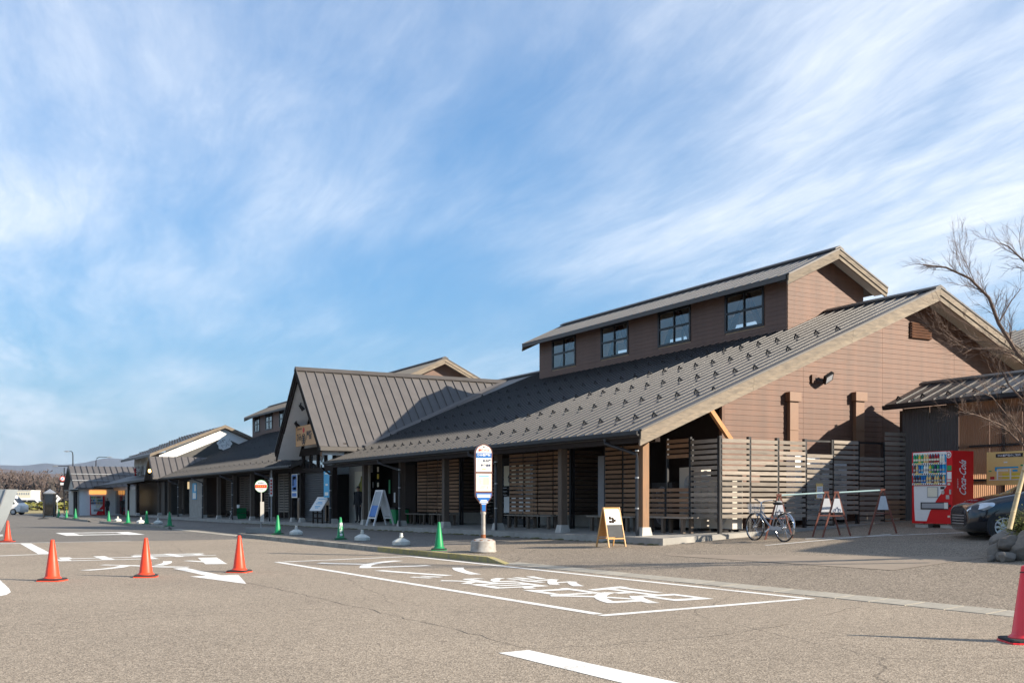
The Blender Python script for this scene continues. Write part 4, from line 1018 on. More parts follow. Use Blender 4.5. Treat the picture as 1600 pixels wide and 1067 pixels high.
# end annex with ridge across
an = thing('end_annex', 'small white-walled building with grey gabled metal roof at the far end', 'building', (14, 110.5, .1), world=True)
ar_ = MB(); zt_, zb_ = 4.8, 2.65
for sg in (-1, 1):
    t = [Vector((11.7, 110.5, zt_)), Vector((19, 110.5, zt_)), Vector((19, 110.5 + sg * 4.6, zb_)), Vector((11.7, 110.5 + sg * 4.6, zb_))]
    if sg > 0: t.reverse()
    ar_.prism(t, (0, 0, -.14))
arf = ar_.build('roof', 'roof_ent', an)
for i in range(13): MB().bar((11.75 + i * .55, 105.9, zb_ + .03), (11.75 + i * .55, 110.5, zt_ + .03), .06, .05).build('roof_rib', 'black_metal', arf)
for f in (.28, .58): MB().bar((11.75, 105.9 + 4.6 * f, zb_ + (zt_ - zb_) * f + .09), (19, 105.9 + 4.6 * f, zb_ + (zt_ - zb_) * f + .09), .07, .07).build('snow_bar', 'galv', arf)
MB().prism([Vector((12.2, 106.6, .0)), Vector((12.2, 114.4, .0)), Vector((12.2, 114.4, 2.75)), Vector((12.2, 110.5, 4.5)), Vector((12.2, 106.6, 2.75))], (.1, 0, 0)).build('gable_wall', 'pale_wall', an)
MB().bb(12.25, 18.5, 106.6, 106.7, .0, 2.6).build('side_wall', 'white_wall', an)
MB().bb(11.5, 12.19, 106.5, 112, 2.35, 2.45).build('awning', 'black_metal', an)
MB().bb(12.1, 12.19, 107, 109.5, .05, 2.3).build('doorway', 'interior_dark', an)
MB().bb(13.2, 14.7, 106.5, 106.59, 2.02, 2.4).build('lit_sign_panel', 'lit_sign', an)

# ------------------------------------------------------------------ right-hand covered annex
ax = thing('side_annex', 'covered passage with brown corrugated sheet walls and ribbed roof behind vending machine', 'building', (25, 14, .6), world=True)
VA = 24.62; UA1 = 21.0; UA0 = 5.0
zea, vea, vra = 4.14, 24.0, 25.6; zra = zea + .42 * (vra - vea)
MB().prism([Vector((vea, UA1, zea)), Vector((vra, UA1, zra)), Vector((27.3, UA1, zea)), Vector((27.3, UA1, zea - .12)), Vector((vra, UA1, zra - .12)), Vector((vea, UA1, zea - .12))], (0, UA0 - UA1, 0)).build('roof', 'roof_edge', ax)
axr = [o for o in bpy.data.objects if o.parent == ax][0]
mb = MB(); roof_pan(mb, 0, 0, vra - vea, zra - zea, .42); pm2 = mb.mesh('roof_panel', 'roof_metal')
for i in range(38):
    obj('roof_panel', pm2, axr, (vea - .02, UA1 - .42 * (i + 1), zea + .008))
    if i % 2 == 0 and i < 20: obj('snow_guard', SG, axr, (vea + .35, UA1 - .42 * i - .2, zea + .42 * .35 + .02))
MB().prism([Vector((vra + a, UA1 + .02, zra + b)) for a, b in ((-.15, -.02), (0, .05), (.15, -.02), (.15, .03), (0, .1), (-.15, .03))], (0, UA0 - UA1, 0)).build('ridge_cap', 'roof_edge', axr)
gutter(ax, UA0, UA1, vea, zea)
fm = MB()
for u in (20.9, 19.72, 17.6, 15.3, 13.0, 10.7): fm.bb(VA - .06, VA + .06, u - .06, u + .06, .5, 4.0)
for z in (1.05, 1.95, 2.85, 3.75): fm.bb(VA - .02, VA + .05, UA0, 20.84, z - .04, z + .04)
fm.build('frame', 'black_metal', ax)
u = 20.84; k = 0
while u > UA0 + 1:
    m_ = MB(); nseg = 32; w = .94
    pts = []
    for i in range(nseg + 1):
        pts.append((VA - .075 + .008 * (1 if i % 2 else -1), u - w * i / nseg))
    m_.add([(a, b, .62) for a, b in pts] + [(a, b, 4.05) for a, b in pts], [(i, i + 1, i + nseg + 2, i + nseg + 1) for i in range(nseg)])
    m_.build('wall_sheet', 'sheet_dark' if k < 2 else 'poly', ax); u -= .95; k += 1
MB().bb(VA - .12, VA - .09, UA0, 18.6, 2.83, 2.89).build('rail', 'black_metal', ax)
MB().bb(VA - .12, VA - .09, UA0, 18.6, 1.92, 1.98).build('rail', 'black_metal', ax)
MB().bb(VA + .02, 27.0, UA1 - .12, UA1 - .05, .6, 4.0).build('end_wall', 'sheet_dark', ax)
MB().bb(26.9, 26.96, UA0, UA1 - .13, .6, 1.6).build('back_wall', 'sheet_dark', ax)
# unseen taller wing added right of the frame to shade the forecourt
MB().bb(25.02, 33.4, -8, 6.3, .3, 6.4).build('shade_wing_wall', 'siding', ax)
MB().prism([Vector((24.9, -8.3, 6.4)), Vector((29.2, -8.3, 7.2)), Vector((33.6, -8.3, 6.4)), Vector((33.6, -8.3, 6.25)), Vector((24.9, -8.3, 6.25))], (0, 14.8, 0)).build('shade_wing_roof', 'roof_metal_b', ax)
# roof of a further wing glimpsed at right
wg = thing('rear_wing', 'ribbed roof slope of a wing behind the gable at right edge', 'building', (40, 24, .6), world=True)
w_ = MB(); w_.hexa([(38.2, 19, 7.0), (45, 19, 9.3), (45, 34, 9.3), (38.2, 34, 7.0)], [(38.2, 19, 7.15), (45, 19, 9.45), (45, 34, 9.45), (38.2, 34, 7.15)]); wr_ = w_.build('roof', 'roof_metal_b', wg)
w2 = MB()
for i in range(30): w2.bar((38.2, 19.1 + i * .5, 7.18), (45, 19.1 + i * .5, 9.48), .04, .06)
tag(w2.build('roof_rib', 'roof_metal_b', wr_), kind='stuff')
MB().bb(38.8, 45, 19.5, 33.5, .6, 7.05).build('wall', 'siding_dark', wg)
# ------------------------------------------------------------------ traffic cones
def make_cone(mcol, label, group, h=.72, txt=None):
    t = thing('traffic_cone', label, 'cone', group=group)
    MB().lathe([(.205, .0), (.205, .012), (.195, .018)], 32, sq=14, smooth=False).build('base_plate', mcol, t)
    MB().lathe([(.20, .0181), (.20, .035), (.185, .045), (.135, .046)], 32, sq=10, smooth=False).build('weight_ring', 'rubber', t)
    MB().lathe([(.155, .03), (.152, .055), (.128, .075), (.120, .085), (.036, h - .03), (.033, h - .008), (.022, h), (.012, h)], 28).build('body', mcol, t)
    return t
orange = [((82, 911), 'orange traffic cone nearest the left edge among the three in a row', 0), ((228, 905), 'orange traffic cone, middle of the three in a row', .2), ((374, 897.5), 'orange traffic cone right of the white painted arrow', -.15), ((12, 847.5), 'small far orange traffic cone at left edge inside the white outline', .1)]
c0 = make_cone('cone_orange', orange[0][1], 'orange cones on the road')
for i, ((px, py), lab, rz) in enumerate(orange):
    p = PG(px, py - 4 * (1 if i < 3 else .4))
    if i == 0: c0.location = p; c0.rotation_euler = (0, 0, R(-29) + rz)
    else: dup(c0, p, R(-29) + rz, lab)
rc_ = make_cone('cone_red', 'large red traffic cone cut off by the right edge', 'orange cones on the road', .76); rc_.location = P(1601, 1003, z=0); rc_.rotation_euler = (0, 0, R(-32))
MB().lathe([(.0485, .690), (.0475, .698)], 24).build('band', 'rubber', rc_)
greens = [((434, 836), 'green cone between the round bus stop sign and white weights'), ((532, 844), 'green cone with white characters between two white weights'), ((686, 860.5), 'green cone just left of the tall bus stop sign'), ((265, 822.5), 'green cone at the kerb corner, right end of the far row'), ((229, 819), 'green cone between the two far white weights'), ((200, 818.5), 'green cone second from left in the far kerb row'), ((170, 815.5), 'green cone at the left end of the far kerb row'),
          ((118, 811.5), 'green cone in front of the annex doorway, rightmost by the phone booth'), ((104, 810), 'green cone right of the small white weight near the phone booth'), ((92, 809), 'green cone left of the small white weight near the phone booth'), ((80, 807.5), 'green cone directly beneath the phone booth')]
g0 = None
for i, ((px, py), lab) in enumerate(greens):
    p = PG(px, py - (1.5 if i < 3 else .5))
    if g0 is None: g0 = make_cone('cone_green', lab, 'green cones along the kerb'); g0.location = p; g0.rotation_euler = (0, 0, R(-29)); r_ = g0
    else: r_ = dup(g0, p, R(-29 + random.uniform(-12, 12)), lab)
    if i == 1:
        m_ = MB()
        for k, ch in enumerate('横断注意'):
            z = .50 - k * .115; rad = .120 - (z - .085) / (.69 - .085) * .084 + .004
            text(m_, ch, (0.02, -rad - .004, z), (1, 0, 0), (0, .13, 1), .105, .10, bold=.03)
        r_.rotation_euler = (0, 0, R(-18)); m_.build('lettering', 'white_plastic', r_)
# ------------------------------------------------------------------ white pole weights
def make_weight(label):
    t = thing('pole_weight', label, 'weight', group='white water weights along the kerb')
    MB().lathe([(.225, 0), (.25, .02), (.25, .11), (.22, .135), (.10, .20), (.055, .21)], 8, smooth=False).build('tank', 'weight', t)
    MB().lathe([(.045, .165), (.045, .23), (.06, .235), (.06, .27), (.045, .275), (.045, .34), (.03, .35)], 14).build('socket', 'weight', t)
    MB().lathe([(.022, .351), (.022, .365)], 10).build('socket_hole', 'rubber', t)
    return t
ws = [((627, 854), 'white pole weight left of the nearest green cone'), ((566, 846.5), 'white pole weight right of the lettered green cone'), ((463, 837.5), 'white pole weight right of the plain green cone by round sign'), ((247, 820.5), 'white pole weight left of the kerb corner green cone'), ((220, 819.5), 'white pole weight between the middle far green cones'), ((184, 816.5), 'white pole weight between the two leftmost far green cones'), ((97, 810.5), 'small white pole weight among cones near the phone booth'), ((302, 811), 'white pole weight lying in front of the grey wall bay')]
w0 = None
for (px, py), lab in ws:
    p = PG(px, py - 2)
    if w0 is None: w0 = make_weight(lab); w0.location = p; w0.rotation_euler = (0, 0, R(-24))
    else: dup(w0, p, R(-29 + random.uniform(-20, 20)), lab)

# ------------------------------------------------------------------ bus stop sign
bp_ = PG(755, 862)
bs = thing('bus_stop_sign', 'tall bus stop sign with brown rim on a white concrete drum', 'sign', bp_, R(-14))
MB().lathe([(.325, 0), (.33, .02), (.315, .05), (.305, .24), (.30, .27), (.22, .315), (.10, .34), (.06, .345)], 36).build('base_drum', 'rust_white', bs)
for a in (200, 245, 290, 335, 20):
    MB().lathe([(.045, 0), (.04, .012)], 10, (.235 * math.cos(R(a)), .235 * math.sin(R(a)), .292)).build('drum_hole', 'rust', bs)
MB().tube([(0, 0, .33), (0, 0, .98)], [.058, .050], 16).build('pole', 'rust_white', bs)
MB().tube([(0, 0, .93), (0, 0, 1.0)], .068, 16).build('collar', 'rust_white', bs)
MB().lathe([(.066, 0), (.062, .05), (.059, .09)], 14, (0, 0, .345)).build('rust_collar', 'rust', bs)
def outline(w, zt, zsh, zlow, zneck, wn, n=14, cx=0):
    pts = []
    for i in range(n + 1):
        a = math.pi * i / n; pts.append((w * math.cos(a), zt - w + w * math.sin(a)))
    for i in range(1, 8):
        t = i / 7; s = t * t * (3 - 2 * t); pts.append((-w + (w - wn) * s, zsh + (zneck - zsh) * t))
    pts.append((-wn, zlow)); pts.append((wn, zlow))
    for i in range(7, 0, -1):
        t = i / 7; s = t * t * (3 - 2 * t); pts.append((w - (w - wn) * s, zsh + (zneck - zsh) * t))
    return pts
OU = outline(.222, 2.66, 1.42, .99, 1.12, .06)
MB().prism([Vector((x, .04, z)) for x, z in reversed(OU)], (0, -.10, 0)).build('sign_case', 'rim_brown', bs)
def clip_panel(z0, z1, w, m, name='panel', y=-.0605):
    pts = []
    IN = outline(.195, 2.635, 1.42, 1.0, 1.13, .045)
    # polygon between z0 and z1 from inner outline
    def halfw(z):
        if z > 2.44: return math.sqrt(max(0, .195 ** 2 - (z - 2.44) ** 2))
        if z > 1.42: return .195
        t = min(1, (1.42 - z) / .29); s = t * t * (3 - 2 * t); return .195 - .15 * s
    zs = [z0 + (z1 - z0) * i / 14 for i in range(15)]
    pts = [Vector((halfw(z), y, z)) for z in zs] + [Vector((-halfw(z), y, z)) for z in reversed(zs)]
    out = []
    for p in pts:
        if not out or (p - out[-1]).length > 1e-4: out.append(p)
    return MB().prism(out, (0, -.006, 0)).build(name, m, bs)
clip_panel(1.98, 2.632, 0, 'sign_white'); clip_panel(1.50, 1.935, 0, 'sign_cream', 'timetable'); clip_panel(1.01, 1.455, 0, 'sign_blue', 'lower_panel')
MB().bb(-.194, .194, -.0695, -.0668, 2.32, 2.44).build('name_band', 'sign_blue', bs)
def btext(s, x, z, h, m, w=None, y=-.0705, name='lettering', bold=.03):
    q_ = MB(); text(q_, s, (x, y, z), (1, 0, 0), (0, 0, 1), h, w, bold=bold); q_.build(name, m, bs)
btext('高速バス', 0, 2.51, .065, 'ink_red', .27); btext('ひみ番屋街', 0, 2.392, .062, 'white_plastic', .33)
btext('名古屋', .075, 2.25, .062, 'sign_navy', .21); btext('和倉温泉', .05, 2.14, .062, 'sign_navy', .26)
m_ = MB()
for x in (-.15, -.105): m_.bb(x, x + .022, -.0695, -.0668, 2.24, 2.262)
m_.build('small_marks', 'sign_navy', bs)
m_ = MB(); m_.bb(-.05, .05, -.0695, -.0668, 2.035, 2.06); m_.build('small_lettering', 'ochre', bs)
m_ = MB(); m_.bb(-.02, .02, -.0695, -.0668, 2.575, 2.605); m_.build('top_mark', 'ink', bs)
MB().bb(-.13, .13, -.0695, -.0668, 1.86, 1.88).build('timetable_header', 'sign_cyan', bs)
m_ = MB()
for i in range(9): m_.bb(-.02, .13, -.069, -.0668, 1.66 + i * .02, 1.664 + i * .02)
for i in range(5): m_.bb(-.02 + i * .037, -.017 + i * .037, -.0692, -.0668, 1.66, 1.83)
for i in range(8): m_.bb(-.13, -.04 - .02 * (i % 3), -.069, -.0668, 1.68 + i * .018, 1.684 + i * .018)
for i in range(4): m_.bb(-.12 + .02 * i, .0 + .02 * i, -.069, -.0668, 1.56 + i * .022, 1.566 + i * .022)
m_.bb(.08, .10, -.069, -.0668, 1.56, 1.62); m_.build('timetable_grid', 'grey_plastic', bs)
m_ = MB()
for z, w, h in ((1.40, .17, .02), (1.345, .165, .035), (1.27, .08, .016), (1.235, .10, .018), (1.21, .11, .014), (1.175, .06, .012)): m_.bb(-w, w, -.0695, -.0668, z, z + h)
for i in range(20): pass
m_.build('lower_lettering', 'white_plastic', bs)

# round bus stop sign
rp = PG(408, 832); 
rs = thing('round_bus_sign', 'round white bus stop sign with red band on a thin pole', 'sign', rp, R(-20))
MB().bb(-.62, .62, -.26, .26, 0, .22).build('base_block', 'concrete', rs)
MB().tube([(0, 0, .2), (0, 0, 1.75)], .035, 10).build('pole', 'rust_white', rs)
MB().bb(-.03, .12, -.06, .0, .45, 1.3).build('timetable_box', 'pale_wall', rs)
def disc(r, y0, y1, m, name, zc_=1.95): 
    return MB().prism([Vector((r * math.cos(i * math.pi / 20), y0, zc_ + r * math.sin(i * math.pi / 20))) for i in range(39, -1, -1)], (0, y1 - y0, 0)).build(name, m, rs)
disc(.265, .0, -.03, 'sign_green', 'rim'); disc(.25, -.0305, -.036, 'sign_white', 'face')
MB().bb(-.24, .24, -.041, -.0365, 1.875, 2.01).build('red_band', 'sign_red', rs)
m_ = MB(); 
for i in range(5): m_.bb(-.19 + i * .078, -.15 + i * .078, -.044, -.0412, 1.925, 1.96)
m_.build('band_marks', 'sign_yellow', rs)
m_ = MB()
for i in range(4): m_.bb(-.12 + i * .06, -.075 + i * .06, -.040, -.0365, 2.07, 2.11)
m_.bb(-.09, .1, -.040, -.0365, 1.80, 1.82); m_.build('face_marks', 'sign_navy', rs)

# nobori style vertical red-lettered banner pole by the porch
vb = thing('banner_pole', 'narrow white vertical banner with red marks by a porch post', 'sign', (16.0, 55.3, SLAB(16, 55.3)), R(-29))
MB().tube([(0, 0, 0), (0, 0, 2.75)], .04, 8).build('pole', 'galv', vb)
MB().bb(-.08, .08, -.07, -.045, 1.35, 2.35).build('banner', 'white_plastic', vb)
m_ = MB()
for i in range(5): m_.bb(-.05, .05, -.074, -.0705, 1.45 + i * .17, 1.56 + i * .17)
m_.build('banner_marks', 'sign_red', vb)

# ------------------------------------------------------------------ wooden A-frame sign
def aframe(name, label, pf, pr, pb, H, wood, top_face, low_face, leg=.028):
    """pf,pr: front feet (left,right seen from front); pb: back-left foot"""
    c = (Vector(pf) + Vector(pr)) / 2; right = (Vector(pr) - Vector(pf)); w = right.length; rz = math.atan2(right.y, right.x)
    right.normalize(); back = Vector((-right.y, right.x, 0)); dpt = max(.35, min(.95, (Vector(pb) - Vector(pf)).dot(back)))
    base = c + back * dpt / 2; base.z = c.z
    t = thing(name, label, 'sign', base, rz)
    for yy in (-1, 1):
        foot = yy * dpt / 2
        for sx in (-1, 1): MB().bar((sx * (w / 2), foot, 0), (sx * (w / 2 - .02), yy * .012, H), leg, leg * 1.3).build('leg', wood, t)
        for zz in (.22 * H, .985 * H):
            y = foot * (1 - zz / H) + yy * .012 * zz / H
            MB().bar((-w / 2 + .02, y, zz), (w / 2 - .02, y, zz), leg, leg * 1.2).build('rail', wood, t)
        def face(z0, z1, m, nm, inset=.018, off=0):
            y0 = foot * (1 - z0 / H) + yy * .012; y1 = foot * (1 - z1 / H) + yy * .012
            MB().prism([Vector((-w / 2 + inset, y0 + yy * off, z0)), Vector((w / 2 - inset, y0 + yy * off, z0)), Vector((w / 2 - inset, y1 + yy * off, z1)), Vector((-w / 2 + inset, y1 + yy * off, z1))], (0, -yy * .008, 0)).build(nm, m, t)
        if yy < 0: face(.26 * H, .96 * H, wood, 'backing', .018, -.009); face(.26 * H, .57 * H, low_face, 'lower_panel', .03, .004); face(.57 * H, .95 * H, top_face, 'upper_panel', .03, .006)
        else: face(.26 * H, .96 * H, wood, 'back_panel')
    t['dpt'] = dpt
    return t, w, dpt
f1, f2, f3 = PG(951.5, 856), PG(977.5, 853.5), PG(926, 855)
af, wA, dA = aframe('menu_board', 'folding wooden A-frame menu board with chalkboard standing before the porch', f1, f2, f3, .98, 'sign_wood', 'sign_white', 'chalk')
def on_face(z, H, d): return -(d / 2) * (1 - z / H) - .024
m_ = MB(); z = .845; [m_.bar((-.13 + i * .045, on_face(z, .98, dA), z), (-.10 + i * .045, on_face(z, .98, dA), z + .012 * (-1) ** i), .004, .045, up=(0, dA / 2, .98)) for i in range(6)]; m_.build('heading_marks', 'grey_plastic', af)
m_ = MB()
for (x, z, r_) in ((-.10, .72, .045), (-.02, .70, .04), (-.11, .63, .04), (-.03, .63, .045), (.04, .66, .035)):
    y = on_face(z, .98, dA); m_.prism([Vector((x + r_ * math.cos(i * math.pi / 6), y + .25 * r_ * math.sin(i * math.pi / 6), z + r_ * math.sin(i * math.pi / 6))) for i in range(12)], (0, -.002, 0))
m_.build('food_photo', 'dark_wood', af)
nb = P(594, 820, V=16.02); nb.z = SLAB(16.02, nb.y); rzn = R(-84); rd = Vector((math.cos(rzn), math.sin(rzn), 0)); bk_ = Vector((-rd.y, rd.x, 0))
q0 = nb - bk_ * .46 - rd * .32; q1 = nb - bk_ * .46 + rd * .32
af2, w2_, d2_ = aframe('notice_board', 'tall white A-frame board with blue picture at the porch edge', q0, q1, q0 + bk_ * .92, 1.45, 'white_plastic', 'sheet_pale', 'sign_blue', .045)
# lectern style information board
lp_ = P(500, 817, V=15.98); lp_.z = SLAB(15.98, lp_.y); lb = thing('information_board', 'slanted white information panel on brown legs before the shutter', 'sign', lp_, R(-55))
for sx in (-1, 1):
    for sy in (-1, 1): MB().bb(sx * .42 - .035, sx * .42 + .035, sy * .2 - .035, sy * .2 + .035, 0, .72 + (.25 if sy > 0 else 0)).build('leg', 'dark_wood', lb)
for z in (.25, .5): MB().bb(-.4, .4, -.22, -.18, z, z + .06).build('rail', 'dark_wood', lb)
MB().prism([Vector((-.52, -.42, .66)), Vector((.52, -.42, .66)), Vector((.52, .32, 1.38)), Vector((-.52, .32, 1.38))], (0, -.02, .025)).build('panel', 'white_wall', lb)
m_ = MB(); sl = Vector((0, .74, .72)).normalized()
for t, w in ((.85, .3), (.6, .2), (.5, .3), (.3, .25), (.2, .15)):
    c = Vector((0, -.42, .66)) + Vector((0, .74, .72)) * t + Vector((0, -.024, .03)); m_.bar(c - Vector((w, 0, 0)), c + Vector((w, 0, 0)), .004, .05, up=sl)
m_.build('print', 'sign_cyan', lb); lb.scale = (.72, .72, .88); lb.rotation_euler = (0, 0, R(-64))

# ------------------------------------------------------------------ benches under the porch
def bench(u0, u1, label, v=17.32):
    z0 = SLAB(v, (u0 + u1) / 2)
    t = thing('bench', label, 'bench', (v, (u0 + u1) / 2, z0), world=True, group='benches under the porch')
    for k in range(3): MB().bb(v - .2 + k * .135, v - .075 + k * .135, u0, u1, z0 + .40, z0 + .44).build('seat_plank', 'slat', t)
    for u in (u0 + .25, (u0 + u1) / 2, u1 - .25):
        for vv in (v - .13, v + .13): MB().bb(vv - .04, vv + .04, u - .05, u + .05, z0 - .01, z0 + .40).build('leg', 'post_wood', t)
bench(21.4, 23.6, 'weathered bench just right of the corner post'); bench(23.9, 26.2, 'weathered bench behind the wooden menu board')
bench(28.2, 31.3, 'weathered bench in front of the middle slat screens'); bench(35.6, 37.5, 'weathered bench by the slat screens right of the post behind nearest green cone'); bench(37.8, 40.2, 'weathered bench at the left end of the far slat screens')
# crates and small porch items
gc = thing('green_crate', 'green plastic crate under the second hall porch', 'crate', (16.9, 65.4, SLAB(16.9, 65.4)))
for z in (0, .35): MB().bb(-.3, .3, -.45, .45, z, z + .32).build('crate_box', 'cone_green', gc)
for i in range(3): MB().bb(-.312, -.301, -.4, .4, .06 + i * .09, .10 + i * .09).build('slot', 'interior_dark', gc)
gb = thing('green_bin', 'dark green box beside the far porch bench', 'box', (17.4, 41.0, SLAB(17.4, 41)))
MB().lathe([(.33, 0), (.36, .02), (.38, .55), (.39, .6), (.36, .62)], 24, sq=8).build('tub', 'cone_green', gb); MB().lathe([(.4, .6), (.41, .66), (.3, .7)], 24, sq=8).build('lid', 'rubber', gb)
fc = thing('folding_chair', 'white folding chair under the second hall porch', 'chair', (16.9, 66.6, SLAB(16.9, 66.6)), R(-60))
for s in (-.22, .22):
    MB().tube([(s, -.25, 0), (s, .22, .85)], .016, 6).build('leg', 'white_plastic', fc); MB().tube([(s, .25, 0), (s, -.2, .45)], .016, 6).build('leg', 'white_plastic', fc)
MB().bb(-.22, .22, -.22, .18, .44, .47).build('seat', 'white_plastic', fc); MB().bb(-.22, .22, .16, .2, .65, .87).build('backrest', 'white_plastic', fc)

# ------------------------------------------------------------------ air conditioners behind the fence
def ac(loc, rz, label, m='pale_wall', h=1.3):
    t = thing('air_conditioner', label, 'air conditioner', loc, rz)
    MB().bb(-.47, .47, -.17, .17, .08, h).build('casing', m, t)
    for k, zc_ in enumerate((h * .3, h * .73)):
        f = MB().prism([Vector((.26 * math.cos(i * math.pi / 14), -.171, zc_ + .26 * math.sin(i * math.pi / 14))) for i in range(28)], (0, -.006, 0)).build('fan_opening', 'grey_plastic', t)
        g_ = MB()
        for i in range(24): a = i * math.pi / 12; g_.bar((.06 * math.cos(a), -.19, zc_ + .06 * math.sin(a)), (.25 * math.cos(a), -.19, zc_ + .25 * math.sin(a)), .008, .008)
        g_.lathe([(.0, 0), (.06, 0)], 12, (0, -.19, zc_)); g_.build('fan_grille', m, f)
    for x in (-.35, .35): MB().bb(x - .05, x + .05, -.16, .16, 0, .08).build('foot', 'rubber', t)
ac((18.45, 22.72, SLAB(18.4, 22.7) - .0), R(-90), 'cream air conditioner unit behind the porch slats near the corner', h=1.75)
ac((18.45, 21.45, SLAB(18.4, 21.4)), R(-90), 'cream air conditioner unit behind the dark slat return of the fence', h=1.45)
ac((21.35, 21.55, .78), R(0), 'white outdoor unit behind the fence bay with the notice', 'white_plastic', 1.9)
ac((22.4, 21.55, .78), R(0), 'white outdoor unit behind the shaded fence bay', 'white_plastic', 1.75)
ac((18.45, 24.0, SLAB(18.4, 24)), R(-90), 'dark cabinet unit behind the low slats', 'sheet_dark', 1.35)
# floodlight on gable
fp = P(1296, 590, U=UG - .3); fl_ = thing('floodlight', 'black floodlight on a bracket on the brown gable', 'lamp', (fp.x, UG - .012, fp.z), R(0))
MB().bar((-.35, 0, -.02), (-.12, -.16, -.05), .05, .05).build('bracket', 'black_metal', fl_)
MB().box((-.34, -.025, -.03), (.2, .05, .24)).build('wall_plate', 'siding', fl_)
MB().box((.02, -.22, .0), (.34, .10, .26), Matrix.Rotation(R(-28), 3, 'Y') @ Matrix.Rotation(R(35), 3, 'X')).build('head', 'black_metal', fl_)
MB().box((.02 - .01, -.275, -.035), (.27, .008, .19), Matrix.Rotation(R(-28), 3, 'Y') @ Matrix.Rotation(R(35), 3, 'X')).build('lens', 'grey_plastic', fl_)
# notice on the fence
np_ = P(1280, 767, U=UF - .075); nt_ = thing('fence_notice', 'white notice with orange border fixed on the slat fence', 'sign', (np_.x, UF - .07, np_.z))
MB().bb(-.125, .125, -.02, -.008, -.21, .21).build('board', 'ochre', nt_); MB().bb(-.108, .108, -.025, -.0205, -.19, .13).build('paper', 'white_plastic', nt_)
m_ = MB()
for i in range(6): m_.bb(-.08, .08 - .02 * (i % 2), -.027, -.0252, -.15 + i * .045, -.135 + i * .045)
m_.build('print', 'grey_plastic', nt_)

# ------------------------------------------------------------------ bicycle
pfw, prw = PG(1175, 843), PG(1229, 846.3)
mid = (pfw + prw) / 2; d = (pfw - prw); rzb = math.atan2(d.y, d.x)
bk = thing('bicycle', 'silver grey city bicycle with front basket leaning on its stand by the fence', 'bicycle', mid, rzb)
bk.rotation_euler = (R(3), 0, rzb)
r_w = .335; hw_b = .54
def wheel(x, name):
    t = MB(); ring = [(x + r_w * math.cos(i * math.pi / 18), 0, r_w + r_w * math.sin(i * math.pi / 18)) for i in range(36)]
    ty = MB().tube(ring, .018, 6, closed=True).build(name, 'tyre', bk)
    MB().tube([(x + (r_w - .025) * math.cos(i * math.pi / 18), 0, r_w + (r_w - .025) * math.sin(i * math.pi / 18)) for i in range(36)], .010, 5, closed=True).build('rim', 'chrome', ty)
    sp = MB()
    for i in range(24):
        a = i * math.pi / 12; sp.tube([(x + .02 * math.cos(a + 1), .02 * (1 if i % 2 else -1), r_w + .02 * math.sin(a + 1)), (x + (r_w - .03) * math.cos(a), 0, r_w + (r_w - .03) * math.sin(a))], .0028, 3, caps=False)
    sp.tube([(x, -.05, r_w), (x, .05, r_w)], .025, 8); sp.build('spokes', 'chrome', ty)
wheel(hw_b, 'front_wheel'); wheel(-hw_b, 'rear_wheel')
fr = MB(); bb_ = (-.08, 0, .29); seat_ = (-.22, 0, .72); head = (.36, 0, .74)
fr.tube([bb_, seat_], .017, 8); fr.tube([(bb_[0], 0, bb_[2] + .03), (.10, 0, .44), (.37, 0, .68)], .022, 8); fr.tube([(-.16, 0, .52), (.12, 0, .56), (.36, 0, .75)], .017, 8)
for s in (-.05, .05): fr.tube([bb_, (-hw_b, s, r_w)], .011, 6); fr.tube([(-.2, 0, .66), (-hw_b, s, r_w)], .010, 6)
fr.build('frame', 'bike_frame', bk)
fk = MB(); fk.tube([(.36, 0, .64), (.33, 0, .88)], .02, 8)
for s in (-.045, .045): fk.tube([(.365, s, .66), (.43, s, .5), (hw_b, s, r_w)], .012, 6)
fk.build('fork', 'bike_frame', bk)
hbm = MB().tube([(.14, -.29, .98), (.28, -.27, 1.0), (.36, -.1, .97), (.35, 0, .93), (.36, .1, .97), (.28, .27, 1.0), (.14, .29, .98)], .012, 8).build('handlebar', 'chrome', bk)
for s in (-1, 1): MB().tube([(.13, s * .29, .978), (.23, s * .28, .992)], .018, 8).build('grip', 'rubber', hbm)
MB().tube([(.335, 0, .86), (.35, 0, .94)], .015, 8).build('stem', 'chrome', bk)
MB().tube([(-.21, 0, .70), (-.26, 0, .88)], .013, 8).build('seat_post', 'chrome', bk)
sd = MB(); sd.lathe([(.02, 0), (.10, .01), (.115, .04), (.10, .065), (.03, .075)], 16); s_ = sd.build('saddle', 'rubber', bk); s_.location = (-.27, 0, .87); s_.scale = (1.35, .85, 1)
bkt = MB()
for k in range(5):
    z = .66 + k * .055; w1, w2 = .11 + k * .008, .14 + k * .008
    bkt.tube([(.40, -w2, z), (.40 + 2 * w1, -w2, z), (.40 + 2 * w1, w2, z), (.40, w2, z)], .0035, 4, closed=True)
for i in range(9):
    f = i / 8
    for (x0, y0, x1, y1) in ((.40 + .22 * f, -.14, .40 + .284 * f, -.172), (.40 + .22 * f, .14, .40 + .284 * f, .172), (.62, -.14 + .28 * f, .684, -.172 + .344 * f), (.40, -.14 + .28 * f, .40, -.172 + .344 * f)):
        bkt.tube([(x0, y0, .66), (x1, y1, .885)], .003, 3, caps=False)
bkt.build('basket', 'galv', bk)
def guard(x, a0, a1, m):
    g_ = MB(); n = 14; rr = r_w + .03; vs = []; 
    for i in range(n + 1):
        a = R(a0 + (a1 - a0) * i / n)
        for y, dr in ((-.028, -.012), (0, 0), (.028, -.012)): vs.append((x + (rr + dr) * math.cos(a), y, r_w + (rr + dr) * math.sin(a)))
    g_.add(vs, [(i * 3 + j, i * 3 + j + 1, i * 3 + j + 4, i * 3 + j + 3) for i in range(n) for j in range(2)], True); g_.build('mudguard', m, bk)
